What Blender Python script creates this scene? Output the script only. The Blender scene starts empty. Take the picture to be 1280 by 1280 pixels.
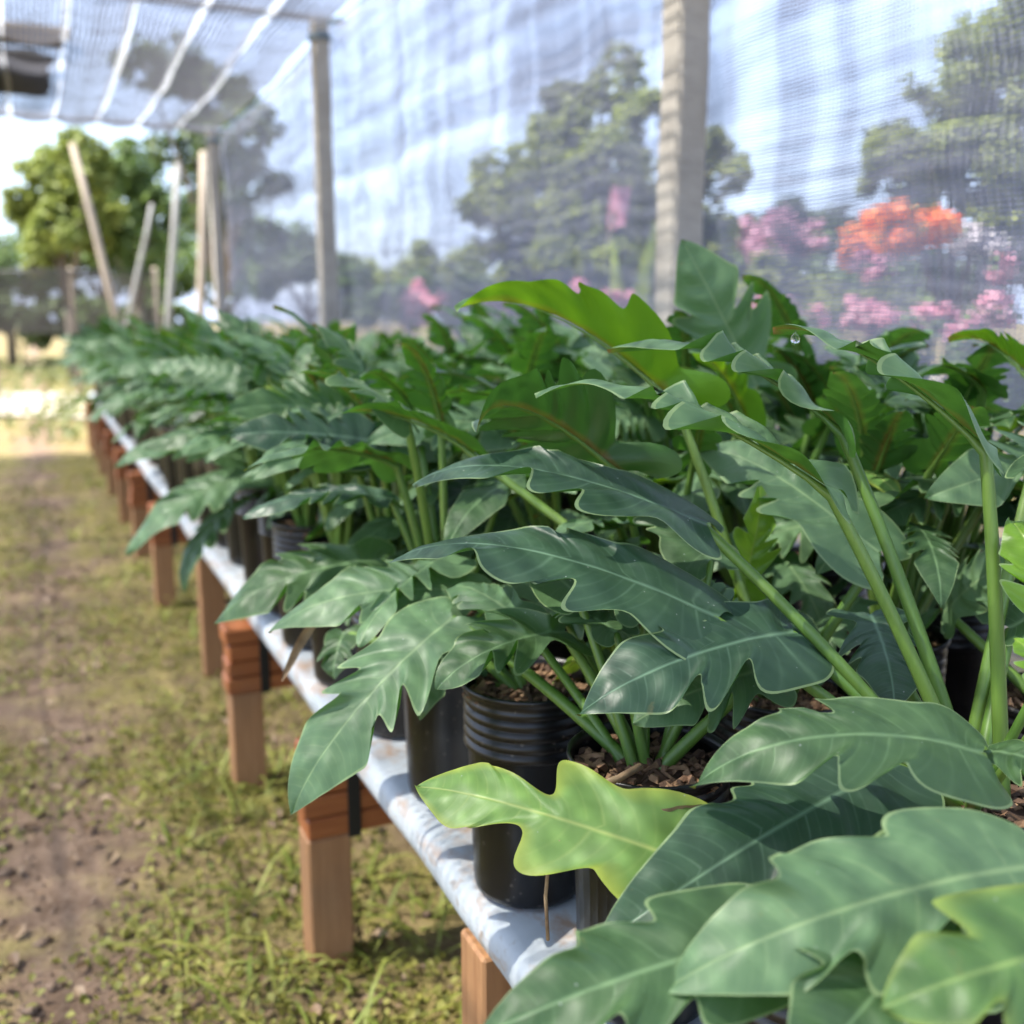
import bpy, bmesh, math, random
import numpy as np
from mathutils import Vector, Matrix, noise as mnoise

random.seed(7)
rng = np.random.default_rng(11)
SC = bpy.context.scene
COL = SC.collection
R = math.radians

# ------------------------------------------------------------------ camera
CAM_H = 1.2
PITCH, YAW = R(10.88), R(24.75)
cam_d = bpy.data.cameras.new('camera')
cam = bpy.data.objects.new('camera', cam_d)
COL.objects.link(cam)
cam.location = (0, 0, CAM_H)
cam.rotation_euler = (math.pi / 2 - PITCH, 0, -YAW)
cam_d.sensor_width = 36
cam_d.lens = 36
cam_d.clip_start = 0.02
cam_d.clip_end = 500
cam_d.dof.use_dof = True
cam_d.dof.focus_distance = 0.93
cam_d.dof.aperture_fstop = 36 / 9.6
SC.camera = cam
CR = Vector((math.cos(YAW), -math.sin(YAW), 0))                       # camera right
CF = Vector((math.sin(YAW) * math.cos(PITCH), math.cos(YAW) * math.cos(PITCH), -math.sin(PITCH)))
CU = CR.cross(CF)                                                       # camera up


def at(px, py, d):
    """a point seen at photograph pixel (px, py), d metres in front of the camera"""
    return Vector((0, 0, CAM_H)) + (CF + CR * ((px - 640) / 1280) - CU * ((py - 640) / 1280)) * d


def vdir(r, u, b):
    return (CR * r + CU * u - CF * b).normalized()


# ------------------------------------------------------------------ light
SUN_EL, SUN_AZ = 58, -76          # azimuth measured from +Y towards +X
sd = Vector((math.sin(R(SUN_AZ)) * math.cos(R(SUN_EL)), math.cos(R(SUN_AZ)) * math.cos(R(SUN_EL)), math.sin(R(SUN_EL))))
sun_d = bpy.data.lights.new('sun', 'SUN')
sun_d.energy = 5.0
sun_d.angle = R(0.6)
sun_d.color = (1.0, 0.95, 0.86)
sun = bpy.data.objects.new('sun', sun_d)
sun.rotation_euler = sd.to_track_quat('Z', 'Y').to_euler()
COL.objects.link(sun)

w = bpy.data.worlds.new('World')
SC.world = w
w.use_nodes = True
nt = w.node_tree
nt.nodes.clear()
o = nt.nodes.new('ShaderNodeOutputWorld')
bg = nt.nodes.new('ShaderNodeBackground')
sky = nt.nodes.new('ShaderNodeTexSky')
sky.sky_type = 'NISHITA'
sky.sun_disc = False
sky.sun_elevation = R(SUN_EL)
sky.sun_rotation = R(SUN_AZ)
sky.air_density = 1.0
sky.dust_density = 1.5
bg.inputs['Strength'].default_value = 0.12
# bright broken cloud over the blue
tc = nt.nodes.new('ShaderNodeTexCoord')
nz = nt.nodes.new('ShaderNodeTexNoise')
nz.inputs['Scale'].default_value = 3.0
nz.inputs['Detail'].default_value = 6
nt.links.new(tc.outputs['Generated'], nz.inputs['Vector'])
cr = nt.nodes.new('ShaderNodeValToRGB')
cr.color_ramp.elements[0].position = 0.30
cr.color_ramp.elements[0].color = (0.35, 0.35, 0.35, 1)
cr.color_ramp.elements[1].position = 0.68
cr.color_ramp.elements[1].color = (0.9, 0.9, 0.9, 1)
nt.links.new(nz.outputs['Fac'], cr.inputs['Fac'])
mx = nt.nodes.new('ShaderNodeMix')
mx.data_type = 'RGBA'
nt.links.new(cr.outputs['Color'], mx.inputs['Factor'])
nt.links.new(sky.outputs['Color'], mx.inputs['A'])
mx.inputs['B'].default_value = (3.5, 4.3, 6.3, 1)
nt.links.new(mx.outputs['Result'], bg.inputs['Color'])
nt.links.new(bg.outputs['Background'], o.inputs['Surface'])

SC.view_settings.view_transform = 'Standard'
SC.view_settings.look = 'None'
SC.view_settings.gamma = 1
SC.view_settings.use_curve_mapping = False
SC.view_settings.exposure = 1.88
SC.render.engine = 'CYCLES'
SC.cycles.use_denoising = True
SC.cycles.max_bounces = 6
SC.cycles.diffuse_bounces = 3
SC.cycles.glossy_bounces = 2
SC.cycles.transmission_bounces = 3
SC.cycles.transparent_max_bounces = 24
SC.cycles.caustics_reflective = False
SC.cycles.caustics_refractive = False
SC.cycles.sample_clamp_indirect = 6


# ------------------------------------------------------------------ helpers
class NT:
    """tiny node-tree writer"""
    def __init__(s, name):
        s.m = bpy.data.materials.new(name)
        s.m.use_nodes = True
        s.t = s.m.node_tree
        s.t.nodes.clear()
        s.out = s.n('ShaderNodeOutputMaterial')

    def n(s, typ, **kw):
        nd = s.t.nodes.new(typ)
        for k, v in kw.items():
            if k.startswith('_'):
                setattr(nd, k[1:], v)
            else:
                key = k.replace('__', ' ')
                if isinstance(v, bpy.types.NodeSocket):
                    s.t.links.new(v, nd.inputs[key])
                else:
                    nd.inputs[key].default_value = v
        return nd

    def link(s, a, b):
        s.t.links.new(a, b)

    def math(s, op, a, b=None, c=None, clamp=False):
        nd = s.t.nodes.new('ShaderNodeMath')
        nd.operation = op
        nd.use_clamp = clamp
        for i, v in enumerate((a, b, c)):
            if v is None:
                continue
            if isinstance(v, bpy.types.NodeSocket):
                s.t.links.new(v, nd.inputs[i])
            else:
                nd.inputs[i].default_value = v
        return nd.outputs[0]

    def mix(s, f, a, b):
        nd = s.t.nodes.new('ShaderNodeMix')
        nd.data_type = 'RGBA'
        for key, v in (('Factor', f), ('A', a), ('B', b)):
            if isinstance(v, bpy.types.NodeSocket):
                s.t.links.new(v, nd.inputs[key])
            elif key == 'Factor':
                nd.inputs[key].default_value = v
            else:
                nd.inputs[key].default_value = (*v, 1) if len(v) == 3 else v
        return nd.outputs['Result']

    def ramp(s, f, stops):
        nd = s.t.nodes.new('ShaderNodeValToRGB')
        e = nd.color_ramp.elements
        while len(e) < len(stops):
            e.new(0.5)
        for k, (p, c) in enumerate(stops):
            e[k].position = p
            e[k].color = (c, c, c, 1) if isinstance(c, (int, float)) else (*c, 1)
        s.link(f, nd.inputs['Fac'])
        return nd.outputs['Color']

    def noise(s, scale, detail=4, vec=None, rough=0.55):
        nd = s.n('ShaderNodeTexNoise', Scale=scale, Detail=detail, Roughness=rough)
        if vec is not None:
            s.link(vec, nd.inputs['Vector'])
        return nd.outputs['Fac']

    def coord(s, kind='Object', scale=None):
        c = s.n('ShaderNodeTexCoord').outputs[kind]
        if scale:
            mp = s.n('ShaderNodeMapping')
            mp.inputs['Scale'].default_value = scale
            s.link(c, mp.inputs['Vector'])
            c = mp.outputs['Vector']
        return c

    def bump(s, h, strength=0.3, dist=0.01):
        return s.n('ShaderNodeBump', Height=h, Strength=strength, Distance=dist).outputs['Normal']

    def done(s, sh):
        s.link(sh, s.out.inputs['Surface'])
        return s.m


def mesh_from(name, v, f, mats, uvs=None, mi=None, smooth=True):
    me = bpy.data.meshes.new(name)
    me.from_pydata([tuple(p) for p in v], [], f)
    for m in (mats if isinstance(mats, (list, tuple)) else [mats]):
        me.materials.append(m)
    if uvs:
        for lname, arr in uvs.items():
            lay = me.uv_layers.new(name=lname)
            idx = np.empty(len(me.loops), dtype=np.int32)
            me.loops.foreach_get('vertex_index', idx)
            lay.data.foreach_set('uv', np.asarray(arr, dtype=np.float32)[idx].ravel())
    if mi is not None:
        me.polygons.foreach_set('material_index', np.asarray(mi, dtype=np.int32))
    if smooth:
        me.polygons.foreach_set('use_smooth', np.ones(len(me.polygons), dtype=bool))
    me.update()
    return me


def obj(name, me, parent=None, loc=None):
    ob = bpy.data.objects.new(name, me)
    COL.objects.link(ob)
    if parent is not None:
        ob.parent = parent
    if loc is not None:
        ob.location = loc
    return ob


def tag(ob, label=None, cat=None, group=None, kind=None):
    if label:
        ob['label'] = label
    if cat:
        ob['category'] = cat
    if group:
        ob['group'] = group
    if kind:
        ob['kind'] = kind
    return ob


def thing(name, loc, label, cat, group=None):
    return tag(obj(name, None, None, loc), label, cat, group)


class MB:
    """collects boxes / tubes / quads for one mesh"""
    def __init__(s):
        s.v, s.f, s.mi = [], [], []

    def add(s, v, f, m=0):
        b = len(s.v)
        s.v += [tuple(p) for p in v]
        s.f += [tuple(i + b for i in q) for q in f]
        s.mi += [m] * len(f)
        return s

    def box(s, x0, x1, y0, y1, z0, z1, m=0, c=0.0):
        # a box with chamfered long edges when c > 0
        bm = bmesh.new()
        bmesh.ops.create_cube(bm, size=1)
        for p in bm.verts:
            p.co = Vector(((x0 + x1) / 2 + p.co.x * (x1 - x0), (y0 + y1) / 2 + p.co.y * (y1 - y0), (z0 + z1) / 2 + p.co.z * (z1 - z0)))
        if c > 0:
            bmesh.ops.bevel(bm, geom=bm.edges[:], offset=c, segments=1, affect='EDGES')
        bm.verts.index_update()
        s.add([p.co.copy() for p in bm.verts], [[q.index for q in fc.verts] for fc in bm.faces], m)
        bm.free()
        return s

    def tube(s, pts, rad, n=8, m=0, cap=True):
        pts = [Vector(p) for p in pts]
        if isinstance(rad, (int, float)):
            rad = [rad] * len(pts)
        v, f = [], []
        t0 = (pts[1] - pts[0]).normalized()
        a = t0.orthogonal().normalized()
        for i, p in enumerate(pts):
            t = (pts[min(i + 1, len(pts) - 1)] - pts[max(i - 1, 0)]).normalized()
            a = (a - t * a.dot(t)).normalized()
            b = t.cross(a)
            for k in range(n):
                an = 2 * math.pi * k / n
                v.append(p + (a * math.cos(an) + b * math.sin(an)) * rad[i])
        for i in range(len(pts) - 1):
            for k in range(n):
                f.append((i * n + k, i * n + (k + 1) % n, (i + 1) * n + (k + 1) % n, (i + 1) * n + k))
        if cap:
            f.append(tuple(range(n - 1, -1, -1)))
            f.append(tuple((len(pts) - 1) * n + k for k in range(n)))
        return s.add(v, f, m)

    def lathe(s, prof, n=32, m=0):
        v, f = [], []
        for r_, z in prof:
            for k in range(n):
                an = 2 * math.pi * k / n
                v.append((r_ * math.cos(an), r_ * math.sin(an), z))
        for i in range(len(prof) - 1):
            for k in range(n):
                f.append((i * n + k, i * n + (k + 1) % n, (i + 1) * n + (k + 1) % n, (i + 1) * n + k))
        return s.add(v, f, m)

    def mesh(s, name, mats, smooth=False):
        return mesh_from(name, s.v, s.f, mats, None, s.mi, smooth)

    def build(s, name, mats, parent=None, smooth=False, loc=None):
        return obj(name, s.mesh(name, mats, smooth), parent, loc)


# ------------------------------------------------------------------ materials
def leaf_material(name, dark, light, back, trans, vein, margin=(0.26, 0.36, 0.16), tf=0.30, rough=0.47, yellow=None, var=0.5):
    t = NT(name)
    geo = t.n('ShaderNodeNewGeometry')
    uv = t.n('ShaderNodeUVMap', _uv_map='blade').outputs['UV']
    vn = t.n('ShaderNodeUVMap', _uv_map='vein').outputs['UV']
    su = t.n('ShaderNodeSeparateXYZ', Vector=uv)
    sv = t.n('ShaderNodeSeparateXYZ', Vector=vn)
    rnd = t.n('ShaderNodeObjectInfo').outputs['Random']
    oc = t.coord('Object')
    big = t.noise(9.0, 4, oc)
    fine = t.noise(160.0, 3, oc)
    f = t.math('MULTIPLY_ADD', big, 0.9, t.math('MULTIPLY_ADD', rnd, var, -0.2 - var * 0.5), clamp=True)
    col = t.mix(f, dark, light)
    col = t.mix(t.math('MULTIPLY', t.ramp(fine, [(0.45, 0), (0.75, 1)]), 0.18), col, light)
    # side veins run along every lobe, the midrib along the middle
    ph = t.math('ABSOLUTE', t.math('SUBTRACT', t.math('FRACT', sv.outputs[0]), 0.5))
    side = t.math('SUBTRACT', 1.0, t.math('DIVIDE', ph, 0.035), clamp=True)
    ph2 = t.math('ABSOLUTE', t.math('SUBTRACT', t.math('FRACT', t.math('MULTIPLY', sv.outputs[0], 5.0)), 0.5))
    fineV = t.math('MULTIPLY', t.math('SUBTRACT', 1.0, t.math('DIVIDE', ph2, 0.14), clamp=True), 0.11)
    au = t.math('ABSOLUTE', su.outputs[0])
    fade = t.math('SUBTRACT', 1.0, t.math('MULTIPLY', au, 1.05), clamp=True)
    side = t.math('MULTIPLY', t.math('MULTIPLY', side, t.math('POWER', fade, 0.6)), 0.34)
    mid = t.math('SUBTRACT', 1.0, t.math('DIVIDE', sv.outputs[1], t.math('MULTIPLY_ADD', su.outputs[1], -0.0026, 0.0036)), clamp=True)
    midw = t.math('MULTIPLY', mid, 0.8)
    vmask = t.math('MAXIMUM', t.math('MAXIMUM', side, midw), fineV)
    front = t.mix(vmask, col, vein)
    front = t.mix(t.math('MULTIPLY', t.math('GREATER_THAN', au, 0.965), 0.75), front, margin)
    if yellow:
        ye = t.ramp(t.math('MULTIPLY_ADD', t.noise(14.0, 3, oc), 0.5, t.math('MULTIPLY', t.math('POWER', au, 3.0), 0.55)), [(0.45, 0), (0.78, 1)])
        front = t.mix(ye, front, yellow)
    bcol = t.mix(t.math('MULTIPLY_ADD', big, 0.8, -0.1, clamp=True), back, tuple(min(1, c * 1.6) for c in back))
    bcol = t.mix(t.math('MULTIPLY', t.math('MAXIMUM', side, fineV), 0.6), bcol, tuple(min(1, c * 1.9) for c in back))
    bcol = t.mix(t.math('MULTIPLY', t.math('SUBTRACT', 1.0, t.math('DIVIDE', sv.outputs[1], 0.008), clamp=True), 0.85), bcol, (0.26, 0.105, 0.03))
    # little pale specks of dried spray
    sp = t.n('ShaderNodeTexVoronoi', Scale=85.0)
    t.link(oc, sp.inputs['Vector'])
    spk = t.math('MULTIPLY', t.math('LESS_THAN', sp.outputs['Distance'], 0.075), t.math('GREATER_THAN', t.noise(17.0, 2, oc), 0.53))
    front = t.mix(t.math('MULTIPLY', spk, 0.55), front, (0.40, 0.45, 0.38))
    ble = t.ramp(t.noise(38.0, 4, oc), [(0.70, 0), (0.76, 1)])
    front = t.mix(t.math('MULTIPLY', ble, 0.5), front, (0.20, 0.17, 0.06))
    both = t.mix(geo.outputs['Backfacing'], front, bcol)
    hgt = t.math('ADD', t.math('MULTIPLY', vmask, -0.5), t.math('MULTIPLY', fine, 0.10))
    nrm = t.bump(hgt, 0.4, 0.0016)
    rgh = t.math('MULTIPLY_ADD', fine, 0.22, rough - 0.11)
    p = t.n('ShaderNodeBsdfPrincipled', Base__Color=both, Roughness=rgh, Normal=nrm, IOR=1.45)
    tcol = t.mix(t.math('MAXIMUM', side, midw), trans, tuple(c * 0.75 for c in trans))
    tr = t.n('ShaderNodeBsdfTranslucent', Color=tcol, Normal=nrm)
    ms = t.n('ShaderNodeMixShader', Fac=tf)
    t.link(p.outputs[0], ms.inputs[1])
    t.link(tr.outputs[0], ms.inputs[2])
    return t.done(ms.outputs[0])


LEAF = leaf_material('leaf_green', (0.040, 0.090, 0.034), (0.108, 0.190, 0.076), (0.036, 0.105, 0.016), (0.09, 0.27, 0.02), (0.20, 0.33, 0.15), tf=.24)
LEAF_BLUE = leaf_material('leaf_bluish', (0.028, 0.066, 0.038), (0.072, 0.132, 0.076), (0.03, 0.085, 0.018), (0.06, 0.19, 0.02), (0.17, 0.29, 0.18), tf=.22, rough=0.40)
LEAF_PALE = leaf_material('leaf_pale', (0.086, 0.168, 0.076), (0.155, 0.255, 0.124), (0.045, 0.125, 0.018), (0.10, 0.27, 0.03), (0.25, 0.37, 0.17), tf=.24, rough=0.48)
LEAF_LIME = leaf_material('leaf_lime', (0.13, 0.27, 0.02), (0.21, 0.39, 0.04), (0.15, 0.32, 0.02), (0.26, 0.46, 0.03), (0.30, 0.44, 0.08), tf=0.35, rough=0.33)
LEAF_YELLOW = leaf_material('leaf_yellowing', (0.11, 0.23, 0.05), (0.19, 0.33, 0.085), (0.18, 0.30, 0.03), (0.22, 0.34, 0.03), (0.38, 0.47, 0.14), margin=(0.48, 0.42, 0.08), yellow=(0.30, 0.38, 0.06))
LEAF_FADED = leaf_material('leaf_yellow_edged', (0.055, 0.13, 0.04), (0.13, 0.23, 0.075), (0.10, 0.22, 0.03), (0.2, 0.38, 0.03), (0.26, 0.38, 0.12), margin=(0.5, 0.42, 0.06), yellow=(0.19, 0.27, 0.06))
LEAF_SUNNY = leaf_material('leaf_backlit', (0.06, 0.14, 0.055), (0.12, 0.24, 0.09), (0.07, 0.19, 0.010), (0.20, 0.40, 0.01), (0.24, 0.37, 0.13), tf=0.34)


def plain(name, col, rough=0.6, col2=None, scale=8, bump=0.0, detail=4, spec=0.5, stretch=None, tf=0.0, metal=0.0):
    t = NT(name)
    c = t.coord('Object', stretch)
    n = t.noise(scale, detail, c)
    base = t.mix(t.ramp(n, [(0.32, 0), (0.68, 1)]), col, col2 or tuple(x * 0.7 for x in col))
    kw = {}
    if bump:
        kw['Normal'] = t.bump(n, bump, 0.01)
    p = t.n('ShaderNodeBsdfPrincipled', Base__Color=base, Roughness=rough, Metallic=metal, **kw)
    p.inputs['Specular IOR Level'].default_value = spec
    if tf:
        tr = t.n('ShaderNodeBsdfTranslucent', Color=base)
        ms = t.n('ShaderNodeMixShader', Fac=tf)
        t.link(p.outputs[0], ms.inputs[1])
        t.link(tr.outputs[0], ms.inputs[2])
        return t.done(ms.outputs[0])
    return t.done(p.outputs[0])


def stalk_material():
    t = NT('stalk_green')
    oc = t.coord('Object')
    rnd = t.n('ShaderNodeObjectInfo').outputs['Random']
    n1 = t.noise(14, 3, oc)
    base = t.mix(t.math('MULTIPLY_ADD', rnd, 0.7, t.math('MULTIPLY', n1, 0.3)), (0.070, 0.165, 0.022), (0.16, 0.26, 0.05))
    base = t.mix(t.ramp(t.noise(5, 2, oc), [(0.55, 0), (0.75, 0.55)]), base, (0.17, 0.13, 0.06))
    base = t.mix(t.math('MULTIPLY', t.ramp(t.noise(220, 2, t.coord('Object', (1, 1, 0.08))), [(0.45, 0), (0.7, 1)]), 0.3), base, (0.05, 0.13, 0.03))
    p = t.n('ShaderNodeBsdfPrincipled', Base__Color=base, Roughness=0.42)
    return t.done(p.outputs[0])


STALK = stalk_material()


def pot_material():
    t = NT('black_pot_plastic')
    oc = t.coord('Object')
    v = t.n('ShaderNodeTexVoronoi', Scale=75.0)
    t.link(oc, v.inputs['Vector'])
    dots = t.math('MULTIPLY', t.math('LESS_THAN', v.outputs['Distance'], 0.17), t.math('GREATER_THAN', t.noise(11, 3, oc), 0.46))
    dust = t.ramp(t.noise(7, 6, oc), [(0.5, 0), (0.8, 0.10)])
    base = t.mix(t.math('MAXIMUM', t.math('MULTIPLY', dots, 0.35), dust), (0.006, 0.006, 0.007), (0.17, 0.15, 0.13))
    p = t.n('ShaderNodeBsdfPrincipled', Base__Color=base, Roughness=t.math('MULTIPLY_ADD', t.noise(30, 3, oc), 0.22, 0.22))
    return t.done(p.outputs[0])


POT = pot_material()
SOIL = plain('potting_mix_brown', (0.11, 0.060, 0.034), 0.9, (0.045, 0.026, 0.016), 40, 0.6)
CHIP = plain('husk_chip', (0.30, 0.185, 0.10), 0.85, (0.14, 0.075, 0.042), 60, 0.5)


def wood_material(name, a, b, stretch, rough=0.65):
    t = NT(name)
    oc = t.coord('Object', stretch)
    g = t.noise(12, 6, oc, 0.65)
    r_ = t.n('ShaderNodeObjectInfo').outputs['Random']
    base = t.mix(t.ramp(g, [(0.3, 0), (0.72, 1)]), a, b)
    base = t.mix(t.math('MULTIPLY', r_, 0.35), base, tuple(x * 0.6 for x in b))
    base = t.mix(t.math('MULTIPLY', t.ramp(t.noise(4, 5, t.coord('Object')), [(0.55, 0), (0.8, 1)]), 0.45), base, (0.13, 0.10, 0.07))
    p = t.n('ShaderNodeBsdfPrincipled', Base__Color=base, Roughness=rough, Normal=t.bump(g, 0.25, 0.004))
    return t.done(p.outputs[0])


LEGWOOD = wood_material('leg_timber', (0.47, 0.25, 0.11), (0.31, 0.145, 0.06), (9, 9, 0.5))
SLATWOOD = wood_material('orange_slat', (0.42, 0.15, 0.045), (0.27, 0.075, 0.022), (0.6, 9, 9), 0.5)
BOARD = wood_material('bench_board', (0.24, 0.16, 0.10), (0.13, 0.085, 0.055), (9, 0.5, 9))
PALEWOOD = wood_material('pale_pole', (0.40, 0.33, 0.25), (0.28, 0.22, 0.16), (9, 9, 0.5), 0.8)
STRAP = plain('black_rubber', (0.012, 0.012, 0.013), 0.45)


def rail_material():
    t = NT('white_painted_rail')
    oc = t.coord('Object')
    n = t.noise(9, 6, oc)
    rust = t.ramp(t.noise(13, 7, t.coord('Object', (1, 0.8, 2.4)), 0.65), [(0.51, 0), (0.66, 1)])
    base = t.mix(t.ramp(n, [(0.35, 0), (0.7, 1)]), (0.47, 0.51, 0.54), (0.33, 0.37, 0.40))
    base = t.mix(t.math('MULTIPLY', rust, 0.75), base, (0.33, 0.19, 0.09))
    base = t.mix(t.ramp(t.noise(34, 4, oc), [(0.60, 0), (0.70, 0.55)]), base, (0.24, 0.17, 0.11))
    p = t.n('ShaderNodeBsdfPrincipled', Base__Color=base, Roughness=0.5, Normal=t.bump(n, 0.3, 0.004))
    return t.done(p.outputs[0])


RAIL = rail_material()


def concrete_material():
    t = NT('concrete_post')
    oc = t.coord('Object')
    n = t.noise(5, 7, oc, 0.65)
    n2 = t.noise(70, 3, oc)
    base = t.mix(t.ramp(n, [(0.3, 0), (0.7, 1)]), (0.45, 0.415, 0.37), (0.30, 0.275, 0.245))
    base = t.mix(t.math('MULTIPLY', t.ramp(t.noise(6, 4, t.coord('Object', (1, 1, 6))), [(0.55, 0), (0.7, 1)]), 0.35), base, (0.20, 0.185, 0.165))
    p = t.n('ShaderNodeBsdfPrincipled', Base__Color=base, Roughness=0.85, Normal=t.bump(t.math('ADD', n2, n), 0.5, 0.006))
    return t.done(p.outputs[0])


CONC = concrete_material()


def net_material(name, cover, tint, axes='YZ', pitch=(0.010, 0.0065), plaid=0.35):
    """woven shade cloth: threads and gaps, the weave denser in some bands than in others"""
    t = NT(name)
    oc = t.coord('Object')
    s = t.n('ShaderNodeSeparateXYZ', Vector=oc)
    a = s.outputs['XYZ'.index(axes[0])]
    b = s.outputs['XYZ'.index(axes[1])]
    wob = t.math('MULTIPLY', t.math('SUBTRACT', t.noise(3.0, 2, oc), 0.5), 0.03)
    ta = t.math('ABSOLUTE', t.math('SUBTRACT', t.math('FRACT', t.math('DIVIDE', t.math('ADD', a, wob), pitch[0])), 0.5))
    tb = t.math('ABSOLUTE', t.math('SUBTRACT', t.math('FRACT', t.math('DIVIDE', t.math('ADD', b, wob), pitch[1])), 0.5))
    # band to band change of thread width (vertical bands x horizontal bands)
    def band(axis, sc, seed):
        cv = t.n('ShaderNodeCombineXYZ', X=t.math('MULTIPLY', axis, sc), Y=seed, Z=0.0)
        wv = t.math('MULTIPLY', t.noise(0.9, 2, oc), 2.2)
        cv2 = t.n('ShaderNodeVectorMath', _operation='ADD')
        t.link(cv.outputs[0], cv2.inputs[0])
        cc = t.n('ShaderNodeCombineXYZ', X=wv, Y=wv, Z=0.0)
        t.link(cc.outputs[0], cv2.inputs[1])
        return t.noise(1.0, 2, cv2.outputs[0])
    ba = t.ramp(band(a, 4.2, 3.1), [(0.38, 0), (0.62, 1)])
    bb = t.ramp(band(b, 5.0, 8.7), [(0.38, 0), (0.62, 1)])
    bc = t.ramp(band(b, 17.0, 2.3), [(0.42, 0), (0.58, 1)])
    bd_ = t.ramp(band(a, 13.0, 5.9), [(0.36, 0), (0.64, 1)])
    pl = t.math('ADD', t.math('MULTIPLY', t.math('ADD', ba, bb), 0.3), t.math('MULTIPLY', t.math('ADD', bc, bd_), 0.2))
    width = t.math('MULTIPLY_ADD', pl, plaid * 0.5, (cover - plaid * 0.5) * 0.5)
    thread = t.math('MAXIMUM', t.math('LESS_THAN', ta, t.math('MULTIPLY', width, 0.55)), t.math('LESS_THAN', tb, width))
    col = t.mix(pl, tint, tuple(c * 0.72 for c in tint))
    d = t.n('ShaderNodeBsdfDiffuse', Color=col)
    tl = t.n('ShaderNodeBsdfTranslucent', Color=col)
    ms = t.n('ShaderNodeMixShader', Fac=0.45)
    t.link(d.outputs[0], ms.inputs[1])
    t.link(tl.outputs[0], ms.inputs[2])
    tp = t.n('ShaderNodeBsdfTransparent')
    m2 = t.n('ShaderNodeMixShader', Fac=thread)
    t.link(tp.outputs[0], m2.inputs[1])
    t.link(ms.outputs[0], m2.inputs[2])
    return t.done(m2.outputs[0])


NET_WALL = net_material('shade_net_wall', 0.49, (0.26, 0.275, 0.35), 'YZ', (0.012, 0.0095), 0.66)
NET_SLIT = net_material('shade_net_slit_bright', 0.46, (0.75, 0.76, 0.78), 'XY', (0.014, 0.010), 0.1)
NET_ROOF = net_material('shade_net_roof', 0.60, (0.11, 0.11, 0.125), 'XY', (0.030, 0.020), 0.40)
NET_BLACK = net_material('shade_net_black', 0.46, (0.11, 0.10, 0.095), 'XZ', (0.012, 0.012), 0.2)
WIRE = plain('blue_cord', (0.10, 0.20, 0.30), 0.6)
WHITEPIPE = plain('white_pipe', (0.62, 0.62, 0.60), 0.5, (0.45, 0.45, 0.43))


def ground_material():
    t = NT('soil_and_moss')
    oc = t.coord('Object')
    s = t.n('ShaderNodeSeparateXYZ', Vector=oc)
    n = t.noise(2.3, 6, oc, 0.62)
    n2 = t.noise(11, 6, oc, 0.6)
    n3 = t.noise(70, 4, oc)
    soil = t.mix(t.ramp(n2, [(0.33, 0), (0.68, 1)]), (0.135, 0.088, 0.058), (0.26, 0.18, 0.125))
    soil = t.mix(t.math('MULTIPLY', t.ramp(n3, [(0.5, 0), (0.75, 1)]), 0.45), soil, (0.33, 0.25, 0.18))
    moss = t.mix(t.ramp(n3, [(0.35, 0), (0.7, 1)]), (0.15, 0.145, 0.025), (0.31, 0.27, 0.07))
    # a trodden strip of bare soil along the aisle
    xw = t.math('ADD', s.outputs[0], t.math('MULTIPLY', t.math('SUBTRACT', t.noise(1.4, 2, oc), 0.5), 0.5))
    tread = t.math('ABSOLUTE', t.math('ADD', xw, 0.03))
    bare = t.math('SUBTRACT', 1.0, t.math('DIVIDE', tread, 0.26), clamp=True)
    f = t.math('SUBTRACT', t.math('MULTIPLY_ADD', n, 1.8, -0.45), t.math('MULTIPLY', bare, 0.52))
    f = t.math('ADD', f, t.math('MULTIPLY', t.math('SUBTRACT', n2, 0.5), 1.6), clamp=True)
    col = t.mix(f, soil, moss)
    hh = t.math('ADD', n2, t.math('MULTIPLY', n3, 0.35))
    p = t.n('ShaderNodeBsdfPrincipled', Base__Color=col, Roughness=0.95, Normal=t.bump(hh, 0.8, 0.03))
    p.inputs['Specular IOR Level'].default_value = 0.2
    return t.done(p.outputs[0])


GROUND = ground_material()
SUNLIT_SAND = plain('sunlit_sand', (0.46, 0.40, 0.31), 0.95, (0.34, 0.29, 0.22), 3, 0.4)

# ------------------------------------------------------------------ ground
def gheight(x, y):
    if abs(x) > 8 or y > 30 or y < -4:
        return 0.0
    v = mnoise.fractal(Vector((x * 2.2, y * 2.2, 0)), 1.0, 2.0, 4) * 0.016
    v += mnoise.noise(Vector((x * 14, y * 14, 3))) * 0.006
    return v


xs = np.concatenate([[-120, -60, -30, -15, -8, -5], np.arange(-3, 2.2, 0.05), [2.4, 3, 4, 6, 10, 18, 40, 80, 140]])
ys = np.concatenate([[-20, -6, -2, -1, -0.3], np.arange(0.2, 5, 0.05), np.arange(5, 11, 0.15), [12, 13, 14, 16, 20, 26, 35, 60, 100, 180]])
gv = [(x, y, gheight(x, y)) for y in ys for x in xs]
nx = len(xs)
gf = [(j * nx + i, j * nx + i + 1, (j + 1) * nx + i + 1, (j + 1) * nx + i) for j in range(len(ys) - 1) for i in range(nx - 1)]
tag(obj('ground', mesh_from('ground', gv, gf, GROUND)), kind='structure')
pv, pf = [], []
for i in range(161):
    x = -20 + i * .25
    pv += [(x, 13.2 + 1.6 * mnoise.noise(Vector((x * .7, 0, 1))), 0.035), (x, 17.5 + 2.2 * mnoise.noise(Vector((x * .7, 5, 1))), 0.035)]
    if i:
        pf.append((2 * i - 2, 2 * i, 2 * i + 1, 2 * i - 1))
tag(obj('sunlit_ground', mesh_from('sunlit_ground', pv, pf, SUNLIT_SAND)), kind='structure')  # sandy ground sheet, the glare of open sun put into its pale colour

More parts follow.
